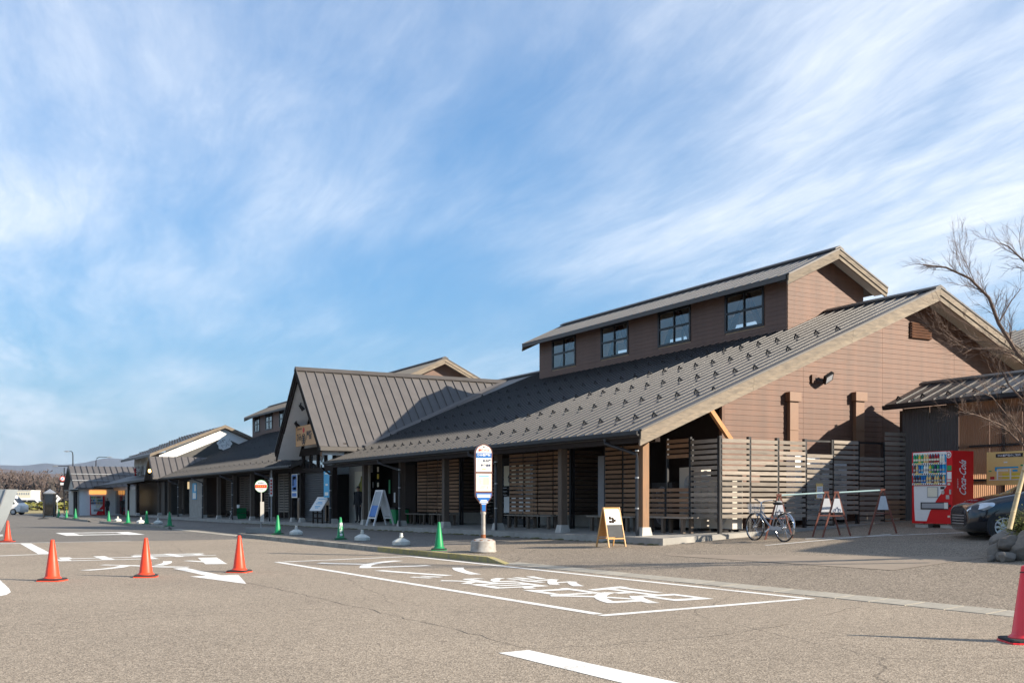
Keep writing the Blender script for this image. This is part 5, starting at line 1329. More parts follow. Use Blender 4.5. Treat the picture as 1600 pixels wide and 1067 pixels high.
guard(-hw_b, 40, 205, 'chrome'); guard(hw_b, 20, 140, 'chrome')
rk = MB()
for s in (-.06, .06): rk.tube([(-.25, s, .70), (-.72, s, .70)], .007, 5); rk.tube([(-.62, s, .70), (-hw_b, s * .9, r_w)], .006, 5)
for x in (-.3, -.42, -.54, -.68): rk.tube([(x, -.06, .70), (x, .06, .70)], .006, 5)
rk.build('rear_rack', 'chrome', bk)
ch = MB().box((-.28, .05, .31), (.42, .02, .09)).build('chain_guard', 'grey_plastic', bk)
cr_ = MB(); cr_.tube([(-.08, -.07, .29), (-.08, .08, .29)], .02, 8); cr_.bar((-.08, .085, .29), (.06, .085, .20), .015, .025); cr_.bar((-.08, -.085, .29), (-.22, -.085, .38), .015, .025); cr_.build('crank', 'chrome', bk)
for x, y, z in ((.06, .13, .19), (-.22, -.13, .39)): MB().box((x, y, z), (.09, .08, .022)).build('pedal', 'rubber', bk)
MB().tube([(-hw_b + .04, -.06, .30), (-hw_b + .10, -.17, .0)], .009, 6).build('kickstand', 'chrome', bk)
MB().lathe([(.02, 0), (.04, .03), (.03, .06)], 10, (.47, 0, .58)).build('front_lamp', 'chrome', bk)

# ------------------------------------------------------------------ bicycle parking barriers
def barrier(a, b, H, label, side_plate):
    t = thing('parking_barrier', label, 'barrier', (a + b) / 2, world=True, group='brown A-frame barriers at the bicycle park')
    d = (b - a); d.z = 0; d.normalize(); n = Vector((-d.y, d.x, 0)); up = Vector((0, 0, 1))
    nn_ = Vector((.87, -.49, 0))
    for p in (a, b):
        ap = p + up * H
        f = MB(); 
        for s in (-1, 1): f.bar(p + nn_ * s * .34 + up * (G((p + nn_ * s * .34).x, (p + nn_ * s * .34).y) - p.z), ap + nn_ * s * .02, .036, .036)
        f.bar(p + nn_ * -.17 + up * H * .47, p + nn_ * .17 + up * H * .47, .025, .03); f.bar(ap - nn_ * .06, ap + nn_ * .06, .05, .05)
        fo = f.build('a_frame', 'stand_brown', t)
        fn = Vector((-.49, -.87, 0))
        pl = [p + nn_ * -.135 + up * H * .55, p + nn_ * .135 + up * H * .55, p + nn_ * .06 + up * H * .86, p + nn_ * -.06 + up * H * .86]
        MB().prism([x + fn * .03 for x in pl], fn * .006).build('plate', 'plate_grey', fo)
        if p is b and side_plate or p is a and not side_plate:
            bm_ = MB(); c = p + up * H * .62 + fn * .039
            for s in (-1, 1):
                cc_ = c + nn_ * .06 * s - up * .03
                bm_.tube([cc_ + nn_ * .035 * math.cos(i * .785) + up * .035 * math.sin(i * .785) for i in range(8)], .005, 4, closed=True)
            bm_.bar(c - nn_ * .06 - up * .03, c + nn_ * .02 + up * .05, .008, .008); bm_.bar(c + nn_ * .06 - up * .03, c + nn_ * .0 + up * .05, .008, .008); bm_.build('bicycle_symbol', 'sign_navy', fo)
    MB().tube([a + up * (H - .01), b + up * (H - .01)], .022, 10).build('rail', 'bar_teal', t)
barrier(PG(1217, 841.5), PG(1291, 837), 1.08, 'brown A-frame barrier with pale rail behind the bicycle', False)
barrier(PG(1307, 838), PG(1379, 834), 1.08, 'brown A-frame barrier with pale rail nearest the vending machine', False)

# ------------------------------------------------------------------ vending machines
def vending(loc, rz, label, W=1.2, Dp=.8, H=1.83, detail=True):
    t = thing('vending_machine', label, 'vending machine', loc, rz)
    zb = .10 if detail else 0.03
    MB().bb(-W / 2, W / 2, .0, Dp, zb, zb + H).build('cabinet', 'red_plastic', t)
    if detail:
        for x in (-.35, .42):
            for y in (.12, Dp - .2): MB().bb(x - .2, x + .2, y - .08, y + .12, -.08, .07).build('concrete_block', 'concrete_light', t); MB().bb(x - .03, x + .03, y - .03, y + .03, .07, .10).build('foot', 'galv', t)
    xr = W / 2 - .17
    z0 = zb
    MB().bb(-W / 2 + .04, xr, -.012, -.001, z0 + H - .085, z0 + H - .015).build('header', 'white_plastic', t)
    win = MB().bb(-W / 2 + .04, xr, -.006, -.001, z0 + .98, z0 + H - .09).build('display', 'interior_dark' if not detail else 'sign_cyan', t)
    # three shelves of bottles and cans
    cols = ['sign_green', 'sign_cyan', 'sign_white', 'ochre', 'red_dark', 'sign_navy', 'sign_yellow', 'rim_brown', 'sign_blue', 'grey_plastic']
    rows_ = [(.735, .24, [0, 0, 6, 0, 3, 3, 4, 7, 4, 4, 2, 2]), (.475, .24, [7, 3, 8, 1, 2, 2, 6, 0, 5, 0, 8, 1]), (.20 + .02, .20, [7, 5, 7, 8, 8, 3, 3, 7, 3, 3, 7, 3])]
    for zr_, hh, cs in rows_:
        z = z0 + .98 + zr_ - .17
        sh_ = MB().bb(-W / 2 + .05, xr - .01, -.05, -.007, z - .05, z).build('shelf', 'white_plastic', t)
        if detail:
            tk = MB()
            for i in range(14): tk.add([(-W / 2 + .07 + i * .066, -.0515, z - .045), (-W / 2 + .10 + i * .066, -.0515, z - .045), (-W / 2 + .12 + i * .066, -.0515, z - .008), (-W / 2 + .09 + i * .066, -.0515, z - .008)], [(0, 1, 2, 3)])
            tk.build('price_tags', 'ink', sh_)
            yt = MB()
            for i in (1, 2, 3, 9, 10): yt.bb(-W / 2 + .07 + i * .07, -W / 2 + .13 + i * .07, -.0525, -.0505, z - .03, z - .008)
            yt.build('price_strip', 'sign_yellow', sh_)
        lbl = MB(); n = len(cs); step = (xr - .03 + W / 2 - .06) / n
        for i, c_ in enumerate(cs):
            x = -W / 2 + .075 + (i + .5) * step - .01; r_ = step * .40
            lbl.lathe([(r_ * 1.02, hh * .2), (r_ * 1.02, hh * .42)], 8, (x, -.03, z + .001))
            MB().lathe([(r_ * .95, 0), (r_, .01), (r_, hh * .62), (r_ * .42, hh * .82), (r_ * .42, hh * .93), (r_ * .3, hh * .94)], 8, (x, -.03, z + .001)).build('bottle', cols[c_], sh_)
        lbl.build('bottle_labels', 'sign_cream' if zr_ > .5 else 'galv', sh_)
    # lower white panel with sweeping red edge
    pts = [(-W / 2 + .06, .96), (xr, .96), (xr - .02, .92), (xr - .28, .62), (xr - .5, .30), (xr - .6, .06), (-W / 2 + .10, .06), (-W / 2 + .075, .4)]
    MB().prism([Vector((x, -.001, z0 + z)) for x, z in pts], (0, -.006, 0)).build('front_panel', 'white_plastic', t)
    MB().bb(-.13, .20, -.022, -.008, z0 + .66, z0 + .93).build('notice_frame', 'grey_plastic', t); MB().bb(-.11, .18, -.025, -.0225, z0 + .68, z0 + .915).build('notice', 'sign_cream', t)
    MB().bb(-.33, .50, -.02, -.008, z0 + .36, z0 + .54).build('dispensing_slot', 'ink', t); MB().bb(-.29, .38, -.024, -.0205, z0 + .39, z0 + .515).build('slot_flap', 'grey_plastic', t)
    MB().bb(.385, .50, -.024, -.0205, z0 + .38, z0 + .53).build('slot_label', 'sign_white', t)
    if detail:
        cx = W / 2 - .085
        MB().prism([Vector((cx - .02 + .075 * math.cos(i * math.pi / 12), -.001, z0 + H - .10 + .085 * math.sin(i * math.pi / 12))) for i in range(24)], (0, -.006, 0)).build('round_badge', 'white_plastic', t)
        MB().tube([(cx - .02 + .045 * math.cos(i * math.pi / 8), -.009, z0 + H - .10 + .05 * math.sin(i * math.pi / 8)) for i in range(16)], .010, 5, closed=True).build('badge_ring', 'red_dark', t)
        for a, b, m_ in ((1.33, 1.46, 'sign_green'), (1.12, 1.30, 'white_plastic'), (1.05, 1.10, 'sign_cream')): MB().bb(cx - .065, cx + .06, -.008, -.001, z0 + a, z0 + b).build('label', m_, t)
        MB().bb(cx - .10, cx, -.012, -.001, z0 + .62, z0 + .72).build('coin_panel', 'galv', t); MB().bb(cx + .0, cx + .05, -.014, -.001, z0 + .74, z0 + .86).build('coin_slot', 'galv', t)
        MB().bb(cx - .26, cx - .14, -.014, -.001, z0 + .87, z0 + .93).build('bill_slot', 'ink', t); MB().lathe([(.05, 0), (.05, .01)], 14, (0, 0, 0)).build('button_ring', 'galv', t)
        b_ = [o for o in bpy.data.objects if o.parent == t and o.name.startswith('button_ring')][0]; b_.rotation_euler = (R(90), 0, 0); b_.location = (cx - .19, -.002, z0 + .79)
        for x, z in ((cx - .02, .97), (cx - .02, .16)): MB().bb(x - .03, x + .04, -.01, -.001, z0 + z, z0 + z + .05).build('small_plate', 'sign_cream', t)
        MB().bb(cx - .01, cx + .04, -.012, -.001, z0 + .42, z0 + .48).build('lock', 'ink', t)
        s_ = MB(); text(s_, 'Coca-Cola', (W / 2 + .001, .38, z0 + 1.18), (0, 0, 1), (0, -1, 0), .26, .88, bold=.012, shear=.35, off=.004); 
        s_.build('side_lettering', 'white_plastic', t)
        s_ = MB(); text(s_, 'ENJOY', (W / 2 + .001, .20, z0 + 1.02), (0, 0, 1), (0, -1, 0), .05, .24, bold=.01, shear=.2, off=.004); s_.build('side_small_lettering', 'white_plastic', t)
    return t
vl = P(1425, 828, V=22.25); vr_ = P(1488, 828, V=22.25)
vc = (vl + vr_) / 2; vending((22.25, vc.y, G(22.4, vc.y)), R(-90), 'bright red drinks vending machine on concrete blocks at right', W=abs(vl.y - vr_.y))
vending((13.9, 106.4, G(13.9, 106.4)), 0, 'far red and white vending machine at the end annex', 1.3, .15, detail=False)

# map board on the annex
mbd = thing('map_board', 'ochre site map board with coloured plan on the brown sheet wall', 'sign', (24.4, 17.0, 1.9), world=True)
a = P(1541.5, 758, V=24.4); b = P(1541.5, 706.5, V=24.4); u0m = a.y; wM = 2.1
MB().bb(24.40, 24.44, u0m - wM, u0m, a.z, b.z).build('board', 'ochre', mbd)
Hm = b.z - a.z
def mrect(x0, x1, y0, y1, m, k=1): MB().bb(24.40 - .004 * k - .001, 24.4 - .004 * (k - 1) - .001, u0m - wM * x1, u0m - wM * x0, a.z + Hm * y0, a.z + Hm * y1).build('plan_shape', m, mbd)
mrect(.13, .50, .83, .94, 'ink'); q_ = MB(); text(q_, 'ひみ番屋街のご案内', (24.39, u0m - wM * .315, a.z + Hm * .885), (0, -1, 0), (0, 0, 1), Hm * .07, wM * .31, bold=.03); q_.build('title', 'white_plastic', mbd)
for (x0, x1, y0, y1, m_, k) in ((.13, .44, .50, .545, 'sign_cyan', 1), (.12, .145, .42, .54, 'sign_cyan', 2), (.36, .43, .40, .455, 'sign_cyan', 1), (.15, .30, .41, .465, 'sign_cream', 1), (.22, .46, .19, .35, 'sign_yellow', 1), (.155, .46, .255, .275, 'sign_white', 2), (.145, .165, .16, .46, 'sign_white', 3), (.325, .345, .16, .48, 'sign_white', 3), (.04, .48, .15, .17, 'sign_white', 4), (.05, .11, .17, .26, 'ink_red', 1), (.50, .56, .28, .40, 'red_dark', 1), (.56, .62, .22, .34, 'red_dark', 1), (.47, .53, .55, .60, 'sign_green', 1), (.24, .29, .66, .70, 'sign_white', 1), (.03, .07, .41, .44, 'sign_green', 1)): mrect(x0, x1, y0, y1, m_, k)
# ------------------------------------------------------------------ cars
def loft(stations, nsec=9):
    vs = []; fs = []; secs = []
    for (x, zl, zb, zt, hw, wr) in stations:
        half = [(0, zl), (hw * .80, zl), (hw * .97, zl + .10), (hw, zl + (zb - zl) * .55), (hw * .985, zb), (wr + (hw - wr) * .12, zt - (zt - zb) * .12), (wr * .86, zt), (wr * .45, zt + .02), (0, zt + .028)]
        secs.append([(x, y, z) for y, z in half] + [(x, -y, z) for y, z in reversed(half[1:-1])])
    n = len(secs[0])
    for s in secs: vs += s
    for i in range(len(secs) - 1):
        fs += [(i * n + j, i * n + (j + 1) % n, (i + 1) * n + (j + 1) % n, (i + 1) * n + j) for j in range(n)]
    fs += [tuple(range(n - 1, -1, -1)), tuple((len(secs) - 1) * n + j for j in range(n))]
    return MB().add(vs, [tuple(reversed(f)) for f in fs], True)
def car_wheel(t, x, y, r, w=.19, spokes=True):
    s = 1 if y > 0 else -1
    pr = [(r * .6, -w / 2), (r * .93, -w / 2), (r, -w / 2 + .03), (r, w / 2 - .03), (r * .93, w / 2), (r * .6, w / 2)]
    ty = MB().lathe(pr, 28).build('wheel', 'tyre', t); ty.rotation_euler = (R(-90) * s, 0, 0); ty.location = (x, y, r)
    MB().lathe([(r * .62, w / 2 - .012), (r * .66, w / 2 + .004), (r * .58, w / 2 - .02), (r * .15, w / 2 - .035), (.01, w / 2 - .035)], 28).build('rim', 'alloy' if not spokes else 'grey_plastic', ty)
    if spokes:
        sp = MB()
        for k in range(9): a = k * 2 * math.pi / 9; sp.bar((.05 * math.cos(a), .05 * math.sin(a), w / 2 - .004), (r * .62 * math.cos(a), r * .62 * math.sin(a), w / 2 - .004), r * .16, .02)
        sp.lathe([(.06, w / 2 - .02), (.055, w / 2 + .008), (.01, w / 2 + .01)], 12)
        sp.tube([(r * .63 * math.cos(i * .3927), r * .63 * math.sin(i * .3927), w / 2 - .004) for i in range(16)], .015, 5, closed=True); sp.build('hubcap', 'alloy', ty)
hd = Vector((-.80, .60, 0)).normalized(); lf = Vector((-hd.y, hd.x, 0))
W_ = PG(1566, 843); root = W_ - hd * 1.16 - lf * .73
crr = thing('parked_car', 'dark compact car nosing in from the right edge', 'car', (root.x, root.y, W_.z - .02), math.atan2(hd.y, hd.x)); 
def car_body(stations, zb_off=0): pass
bd = loft([(1.87, .27, .56, .66, .55, .48), (1.85, .20, .60, .71, .70, .58), (1.76, .17, .66, .78, .80, .66), (1.55, .16, .76, .86, .84, .70), (1.25, .16, .84, .94, .85, .74), (.85, .16, .90, 1.01, .85, .74), (.72, .18, .92, 1.04, .85, .72), (.35, .18, .92, 1.25, .84, .66), (.0, .18, .93, 1.45, .84, .60), (-.4, .18, .94, 1.51, .84, .58), (-1.1, .18, .95, 1.49, .84, .57), (-1.55, .2, .96, 1.40, .82, .55), (-1.78, .3, .9, 1.05, .76, .55), (-1.82, .4, .7, .8, .7, .5)])
bdo = bd.build('body', 'car_paint', crr)
sb_ = bdo.modifiers.new('smooth', 'SUBSURF'); sb_.levels = 2; sb_.render_levels = 2
for s in (1, -1):
    for x in (1.16, -1.25):
        MB().lathe([(.345, -.10), (.345, .012)], 24, (0, 0, 0), smooth=True).build('wheel_arch', 'ink', crr)
        o = [q for q in bpy.data.objects if q.parent == crr and q.name.startswith('wheel_arch')][-1]; o.rotation_euler = (R(-90) * s, 0, 0); o.location = (x, s * .828, .33)
        car_wheel(crr, x, s * .76, .295)
    hl = MB(); hl.lathe([(.02, -.06), (.10, -.05), (.14, 0), (.10, .05), (.02, .06)], 18).build('headlight', 'headlight', crr)
    h_ = [q for q in bpy.data.objects if q.parent == crr and q.name.startswith('headlight')][-1]; h_.location = (1.60, s * .735, .715); h_.rotation_euler = (R(-55) * s, R(14), R(-26) * s); h_.scale = (2.1, .75, .9)
    MB().prism([Vector((.62, s * .845, .93)), Vector((.02, s * .735, 1.36)), Vector((-.45, s * .715, 1.41)), Vector((-.45, s * .85, .96))], (0, s * .012, 0)).build('side_window', 'car_glass', crr)
    MB().lathe([(.02, -.06), (.09, -.04), (.10, .04), (.03, .07)], 12, (0, 0, 0)).build('door_mirror', 'car_paint', crr)
    m_ = [q for q in bpy.data.objects if q.parent == crr and q.name.startswith('door_mirror')][-1]; m_.location = (.52, s * .93, 1.0)
MB().bar((1.83, -.5, .44), (1.83, .5, .44), .07, .26).build('grille', 'ink', crr)
for i in range(4): MB().tube([(1.86, -.45, .36 + i * .06), (1.885, 0, .36 + i * .06), (1.86, .45, .36 + i * .06)], .012, 6).build('grille_bar', 'galv', crr)

def far_van(p, rz, label, L=4.6, H=1.95):
    t = thing('white_van', label, 'van', p, rz, group='white vans at the far road')
    hL = L / 2
    loft([(hL, .4, .75, .86, .74, .66), (hL - .06, .25, .85, .98, .84, .74), (hL - .42, .22, 1.0, 1.16, .85, .78), (hL - 1.02, .22, 1.05, H - .12, .85, .74), (hL - 1.4, .22, 1.05, H, .85, .74), (-hL + .2, .22, 1.05, H, .85, .74), (-hL, .3, 1.0, H - .2, .83, .7)]).build('body', 'van_white', t)
    for s in (1, -1):
        for x in (hL - .75, -hL + .8): car_wheel(t, x, s * .79, .31, .2, True)
        MB().prism([Vector((hL - .55, s * .86, 1.10)), Vector((hL - 1.05, s * .78, H - .25)), Vector((hL - 2.1, s * .78, H - .25)), Vector((hL - 2.1, s * .87, 1.08))], (0, s * .01, 0)).build('side_window', 'car_glass', t)
        MB().prism([Vector((hL - 2.2, s * .87, 1.08)), Vector((hL - 2.2, s * .78, H - .25)), Vector((-hL + .5, s * .78, H - .25)), Vector((-hL + .5, s * .87, 1.08))], (0, s * .01, 0)).build('side_window', 'car_glass', t)
    MB().prism([Vector((hL - .44, .66, 1.2)), Vector((hL - .44, -.66, 1.2)), Vector((hL - .98, -.62, H - .22)), Vector((hL - .98, .62, H - .22))], (.03, 0, .02)).build('windscreen', 'car_glass', t)
    return t
far_van(Vector((*P(5, 804, z=0).to_2d(), 0)), R(-31), 'white van cut off by the left edge', 4.4, 2.0)
v2_ = far_van(Vector((*P(46, 797, z=0).to_2d(), 0)), R(-30), 'smaller white van further off right of the first van', 4.4, 1.75)

# ------------------------------------------------------------------ people (one continuous skinned body each)
def person(loc, rz, label, coat='cloth_dark', cap=True, H=1.66):
    k = H / 1.70
    J = [((0, 0, .93), .135), ((0, .01, 1.15), .125), ((0, .01, 1.36), .15), ((0, 0, 1.46), .065), ((0, -.01, 1.50), .055),
         ((.17, 0, 1.40), .07), ((.22, .03, 1.14), .052), ((.20, -.05, .92), .042), ((.20, -.08, .83), .035),
         ((-.17, 0, 1.40), .07), ((-.22, .03, 1.14), .052), ((-.20, -.05, .92), .042), ((-.20, -.08, .83), .035),
         ((.09, 0, .86), .10), ((.10, -.02, .48), .07), ((.10, .02, .09), .048), ((.11, -.13, .04), .04),
         ((-.09, 0, .86), .10), ((-.10, .03, .48), .07), ((-.10, .05, .09), .048), ((-.11, -.10, .04), .04)]
    E = [(0, 1), (1, 2), (2, 3), (3, 4), (2, 5), (5, 6), (6, 7), (7, 8), (2, 9), (9, 10), (10, 11), (11, 12), (0, 13), (13, 14), (14, 15), (15, 16), (0, 17), (17, 18), (18, 19), (19, 20)]
    t = thing('person', label, 'person', loc, rz)
    me = bpy.data.meshes.new('body'); me.from_pydata([Vector(p) * k for p, r in J], E, []); me.materials.append(MT[coat])
    o = obj('body', me, t); sk_ = o.modifiers.new('skin', 'SKIN'); sk_.use_smooth_shade = True
    for i, (p, r) in enumerate(J): me.skin_vertices[0].data[i].radius = (r * k, r * k)
    me.skin_vertices[0].data[0].use_root = True
    ss = o.modifiers.new('sub', 'SUBSURF'); ss.levels = 1; ss.render_levels = 2
    hdm = MB(); prof = [(.02, 0), (.055, .01), (.07, .06), (.078, .12), (.074, .18), (.05, .225), (.015, .24)]
    hdm.lathe([(a * k, b * k) for a, b in prof], 16, (0, -.015 * k, 1.47 * k)); hdm.tube([(0, -.085 * k, 1.60 * k), (0, -.105 * k, 1.575 * k)], [.008, .014], 6)
    for s in (-1, 1): hdm.tube([(s * .076 * k, 0, 1.56 * k), (s * .084 * k, .01 * k, 1.60 * k)], .014, 6)
    h = hdm.build('head', 'skin', t)
    MB().lathe([(.083 * k, 0), (.086 * k, .05 * k), (.06 * k, .10 * k), (.01, .115 * k)], 16, (0, -.005 * k, 1.61 * k)).build('hair', 'ink', h)
    if cap: MB().prism([Vector((-.07, -.06, 1.63)) * k, Vector((.07, -.06, 1.63)) * k, Vector((.05, -.17, 1.615)) * k, Vector((-.05, -.17, 1.615)) * k], (0, 0, .012)).build('cap_peak', 'ink', h)
    for s in (-1, 1): MB().lathe([(.012 * k, 0), (.014 * k, .05 * k), (.01 * k, .09 * k)], 8, (s * .20 * k, -.09 * k, .745 * k)).build('hand', 'skin', t)
    return t
person((17.0, 44.9, SLAB(17.0, 44.9)), R(-60), 'person in dark clothes and cap standing beside the map wall', H=1.66)
pp = P(168, 806, V=14.6); person((14.6, pp.y, SLAB(14.6, pp.y) if False else G(14.6, pp.y)), R(-40), 'distant person in black standing before the glass doors', cap=False, H=1.62)

# ------------------------------------------------------------------ far left street furniture
b_ = PG(78, 807); pb = thing('phone_booth', 'dark glazed phone booth with pale pyramid roof', 'phone booth', b_, R(-15))
for x in (-.38, .38):
    for y in (-.38, .38): MB().bb(x - .05, x + .05, y - .05, y + .05, 0, 2.05).build('corner_post', 'black_metal', pb)
for x0, x1, y0, y1 in ((-.33, .33, -.385, -.375), (-.33, .33, .375, .385), (-.385, -.375, -.33, .33), (.375, .385, -.33, .33)): MB().bb(x0, x1, y0, y1, .1, 2.0).build('glass_panel', 'glass_dark', pb)
MB().lathe([(.46, 2.0), (.47, 2.10), (.02, 2.42)], 24, sq=10, smooth=False).build('roof', 'galv', pb)
MB().bb(-.42, .42, -.42, .42, 0, .09).build('plinth', 'concrete', pb); MB().bb(-.2, .2, .1, .3, .8, 1.4).build('telephone', 'cone_green', pb)
def lamp(px, py, D, arm, label, tilt=0.0):
    k = (px - 800) / FPX; base = Vector(((AF + AR * k) * D, (BF + BR * k) * D, 0)); H = CH + (HOR - py) / FPX * D
    t = thing('street_lamp', label, 'street lamp', base, R(-29))
    MB().tube([(0, 0, 0), (0, 0, H * .6), (0, 0, H - .5), (.08 * arm, 0, H - .12), (.25 * arm, 0, H)], [.10, .08, .07, .06, .05], 8).build('pole', 'black_metal', t)
    MB().tube([(.25 * arm, 0, H), (arm * .95, 0, H + tilt)], .04, 6).build('arm', 'black_metal', t)
    hd_ = MB().lathe([(.05, -.08), (.2, -.05), (.22, 0), (.12, .08), (.03, .1)], 14).build('lamp_head', 'galv', t); hd_.location = (arm, 0, H + tilt); hd_.scale = (1.7, .8, .8)
    MB().lathe([(.1, 0), (.14, .04)], 10).build('lens', 'white_wall', hd_); 
    return t
lamp(114, 705, 130, -.75, 'street lamp with short arm rising behind the end annex roof'); lamp(150, 714, 138, 1.8, 'street lamp with long arm to the right behind the annex roof'); lamp(116, 728, 122, -2.2, 'low street lamp reaching left of the end annex roof')
def sign_pole(px, py, H, label, kind, D=None):
    p = PG(px, py); t = thing('road_sign', label, 'road sign', p, R(-25))
    MB().tube([(0, 0, 0), (0, 0, H)], .06, 8).build('pole', 'black_metal' if kind == 'round' else 'galv', t)
    if kind == 'round':
        zc_ = 3.85
        for r_, y, m_ in ((.30, -.08, 'sign_red'), (.21, -.10, 'white_plastic')): MB().prism([Vector((-.15 + r_ * math.cos(i * .314), y, zc_ + r_ * math.sin(i * .314))) for i in range(20)], (0, -.02, 0)).build('disc', m_, t)
        MB().bar((-.24, -.13, 3.75), (-.06, -.13, 3.97), .02, .06).build('slash', 'sign_blue', t); MB().bb(-.4, .1, -.1, -.08, 3.15, 3.4).build('plate', 'white_plastic', t)
    if kind == 'diamond': MB().prism([Vector((0, -.08, H + .35)), Vector((-.45, -.08, H - .1)), Vector((0, -.08, H - .55)), Vector((.45, -.08, H - .1))], (0, -.02, 0)).build('diamond', 'white_plastic', t); MB().bar((-.1, -.11, H - .25), (.05, -.11, H + .1), .02, .08).build('mark', 'ink', t)
    return t
sign_pole(100.5, 801.5, 5.1, 'dark pole carrying a round red and white road sign', 'round'); sign_pole(89.5, 801, 1.75, 'white diamond road sign beside the phone booth', 'diamond')
sp_ = PG(68, 810.5); st = thing('stanchion', 'thin dark stanchion post on a flat base at the road edge', 'post', sp_)
MB().tube([(0, 0, 0), (0, 0, 1.5)], .05, 8).build('post', 'black_metal', st); MB().lathe([(.4, 0), (.4, .04), (.1, .10), (.05, .12)], 16).build('base', 'rubber', st)
# pale sheet leaning at the left edge
tp = P(2, 838, z=0)
ts = thing('leaning_sheet', 'pale silver sheet panel leaning outward at the left edge', 'panel', tp, R(-29))
m_ = MB(); n = 10; vs = []
for i in range(n + 1):
    t = i / n; x = -.35 + .77 * t ** .8; z = .06 + 1.78 * t
    for y in (-.5, .5): vs.append((x, y, z)); vs.append((x - 1.6, y, z))
m_.add(vs, [(i * 4 + 0, i * 4 + 4, i * 4 + 6, i * 4 + 2) for i in range(n)] + [(i * 4 + 0, i * 4 + 1, i * 4 + 5, i * 4 + 4) for i in range(n)] + [(i * 4 + 2, i * 4 + 6, i * 4 + 7, i * 4 + 3) for i in range(n)] + [(n * 4, n * 4 + 1, n * 4 + 3, n * 4 + 2)], True)
m_.build('sheet', 'sheet_pale', ts)
MB().tube([(-.33 + .77 * (i / 10) ** .8, -.52, .06 + 1.78 * i / 10) for i in range(11)], .03, 6).build('edge_trim', 'galv', ts)
MB().bb(-.5, -.2, -.55, .55, 0, .07).build('foot', 'sheet_pale', ts)
# far beige block and verge
k_ = (33 - 800) / FPX; D_ = 300; bl_ = Vector(((AF + AR * k_) * D_, (BF + BR * k_) * D_, 0))
fb = thing('far_building', 'cream flat-roofed building beyond the vans', 'building', bl_, R(-29))
MB().bb(-2.9, 2.8, 0, 6, -.1, 4.2).build('wall', 'sign_cream', fb); MB().bb(-3.0, 2.9, -.1, 6.1, 4.2, 4.4).build('parapet', 'white_wall', fb)
for i in range(8):
    for z in (1.5, 3.1): MB().bb(-2.6 + i * .66, -2.2 + i * .66, -.03, -.001, z, z + .6).build('window', 'grey_plastic', fb)
vg = MB(); a, b, c, d = P(-60, 802.5, z=0), P(112, 801.5, z=0), P(130, 794.5, z=0), P(-60, 794.5, z=0); vg.add([(p.x, p.y, .03) for p in (a, b, c, d)], [(0, 1, 2, 3)])
tag(vg.build('grass_verge', 'dry_grass'), kind='structure')
hg = MB()
for i in range(700):
    p = P(random.uniform(72, 118), 797.5, z=0) + Vector((random.uniform(-3, 3), random.uniform(-3, 3), 0)); r_ = random.uniform(.25, .55); z = random.uniform(.2, 1.1)
    a = random.uniform(0, 6.28); e = Vector((math.cos(a), math.sin(a), random.uniform(-.5, .7))) * r_; f = Vector((-math.sin(a), math.cos(a), random.uniform(-.4, .6))) * r_ * .6
    c = Vector((p.x, p.y, z)); hg.add([c - e, c - f, c + e, c + f], [(0, 1, 2, 3)])
tag(hg.build('hedge', 'leaf'), 'low scrubby hedge on the verge behind the cones', 'hedge', kind='stuff')

# ------------------------------------------------------------------ planter, shrub, tree at right
def boulder(c, r, sd, sc):
    rnd = random.Random(sd); bm = bmesh.new(); bmesh.ops.create_icosphere(bm, subdivisions=4, radius=1); from mathutils import noise as mnoise
    dirs = [Vector((rnd.gauss(0, 1), rnd.gauss(0, 1), rnd.gauss(0, 1))).normalized() for _ in range(11)]
    for v in bm.verts:
        q = v.co.copy()
        for d_ in dirs:
            t = q.dot(d_) - .74
            if t > 0: q -= d_ * t * .9
        q *= 1 + .07 * mnoise.noise(v.co * 2.6 + Vector((sd, 0, 0))) + .035 * mnoise.noise(v.co * 7 + Vector((0, sd, 0)))
        v.co = Vector((q.x * sc[0], q.y * sc[1], q.z * sc[2])) * r
    for f in bm.faces: f.smooth = True
    me = bpy.data.meshes.new('boulder'); bm.to_mesh(me); bm.free(); me.materials.append(MT['rock'])
    return obj('boulder', me, pl, c)
pl0 = PG(1600, 878)
pl = thing('rock_planter', 'ring of rough grey boulders holding a shrub bed at right edge', 'planter', pl0, world=True)
for i, (px, py, r_, sc) in enumerate(((1556, 868, .17, (.9, .9, 1.25)), (1576, 858, .21, (1.2, 1, .75)), (1574, 877, .15, (1.2, 1, .8)), (1604, 874, .29, (1, 1, 1.15)), (1549, 877, .08, (1, 1, .9)), (1561, 877, .09, (.8, 1, 1.2)), (1640, 870, .34, (1.1, 1, 1)), (1680, 874, .3, (1.2, 1, 1)))):
    p = PG(px, py if py > 870 else 874); p.z = G(p.x, p.y) + r_ * sc[2] * .62 + (.20 if i == 1 else 0); boulder(p, r_, 20 + i, sc)
bed = PG(1652, 866); 
for i in range(5):
    a = -.4 + i * .5; c = bed + Vector((1.0 * math.cos(a), 1.0 * math.sin(a), .15)); boulder(c, .3, 60 + i, (1.1, 1, 1))
MB().lathe([(.8, 0), (.7, .28), (.3, .36), (.05, .38)], 18, (bed.x + .3, bed.y + .2, bed.z)).build('soil_bed', 'soil', pl)
shp = PG(1596, 868); shp.z += .40
sh_ = thing('shrub', 'low olive green shrub growing among the boulders', 'shrub', shp, world=True)
lf_ = MB(); stem = MB(); rnd = random.Random(5)
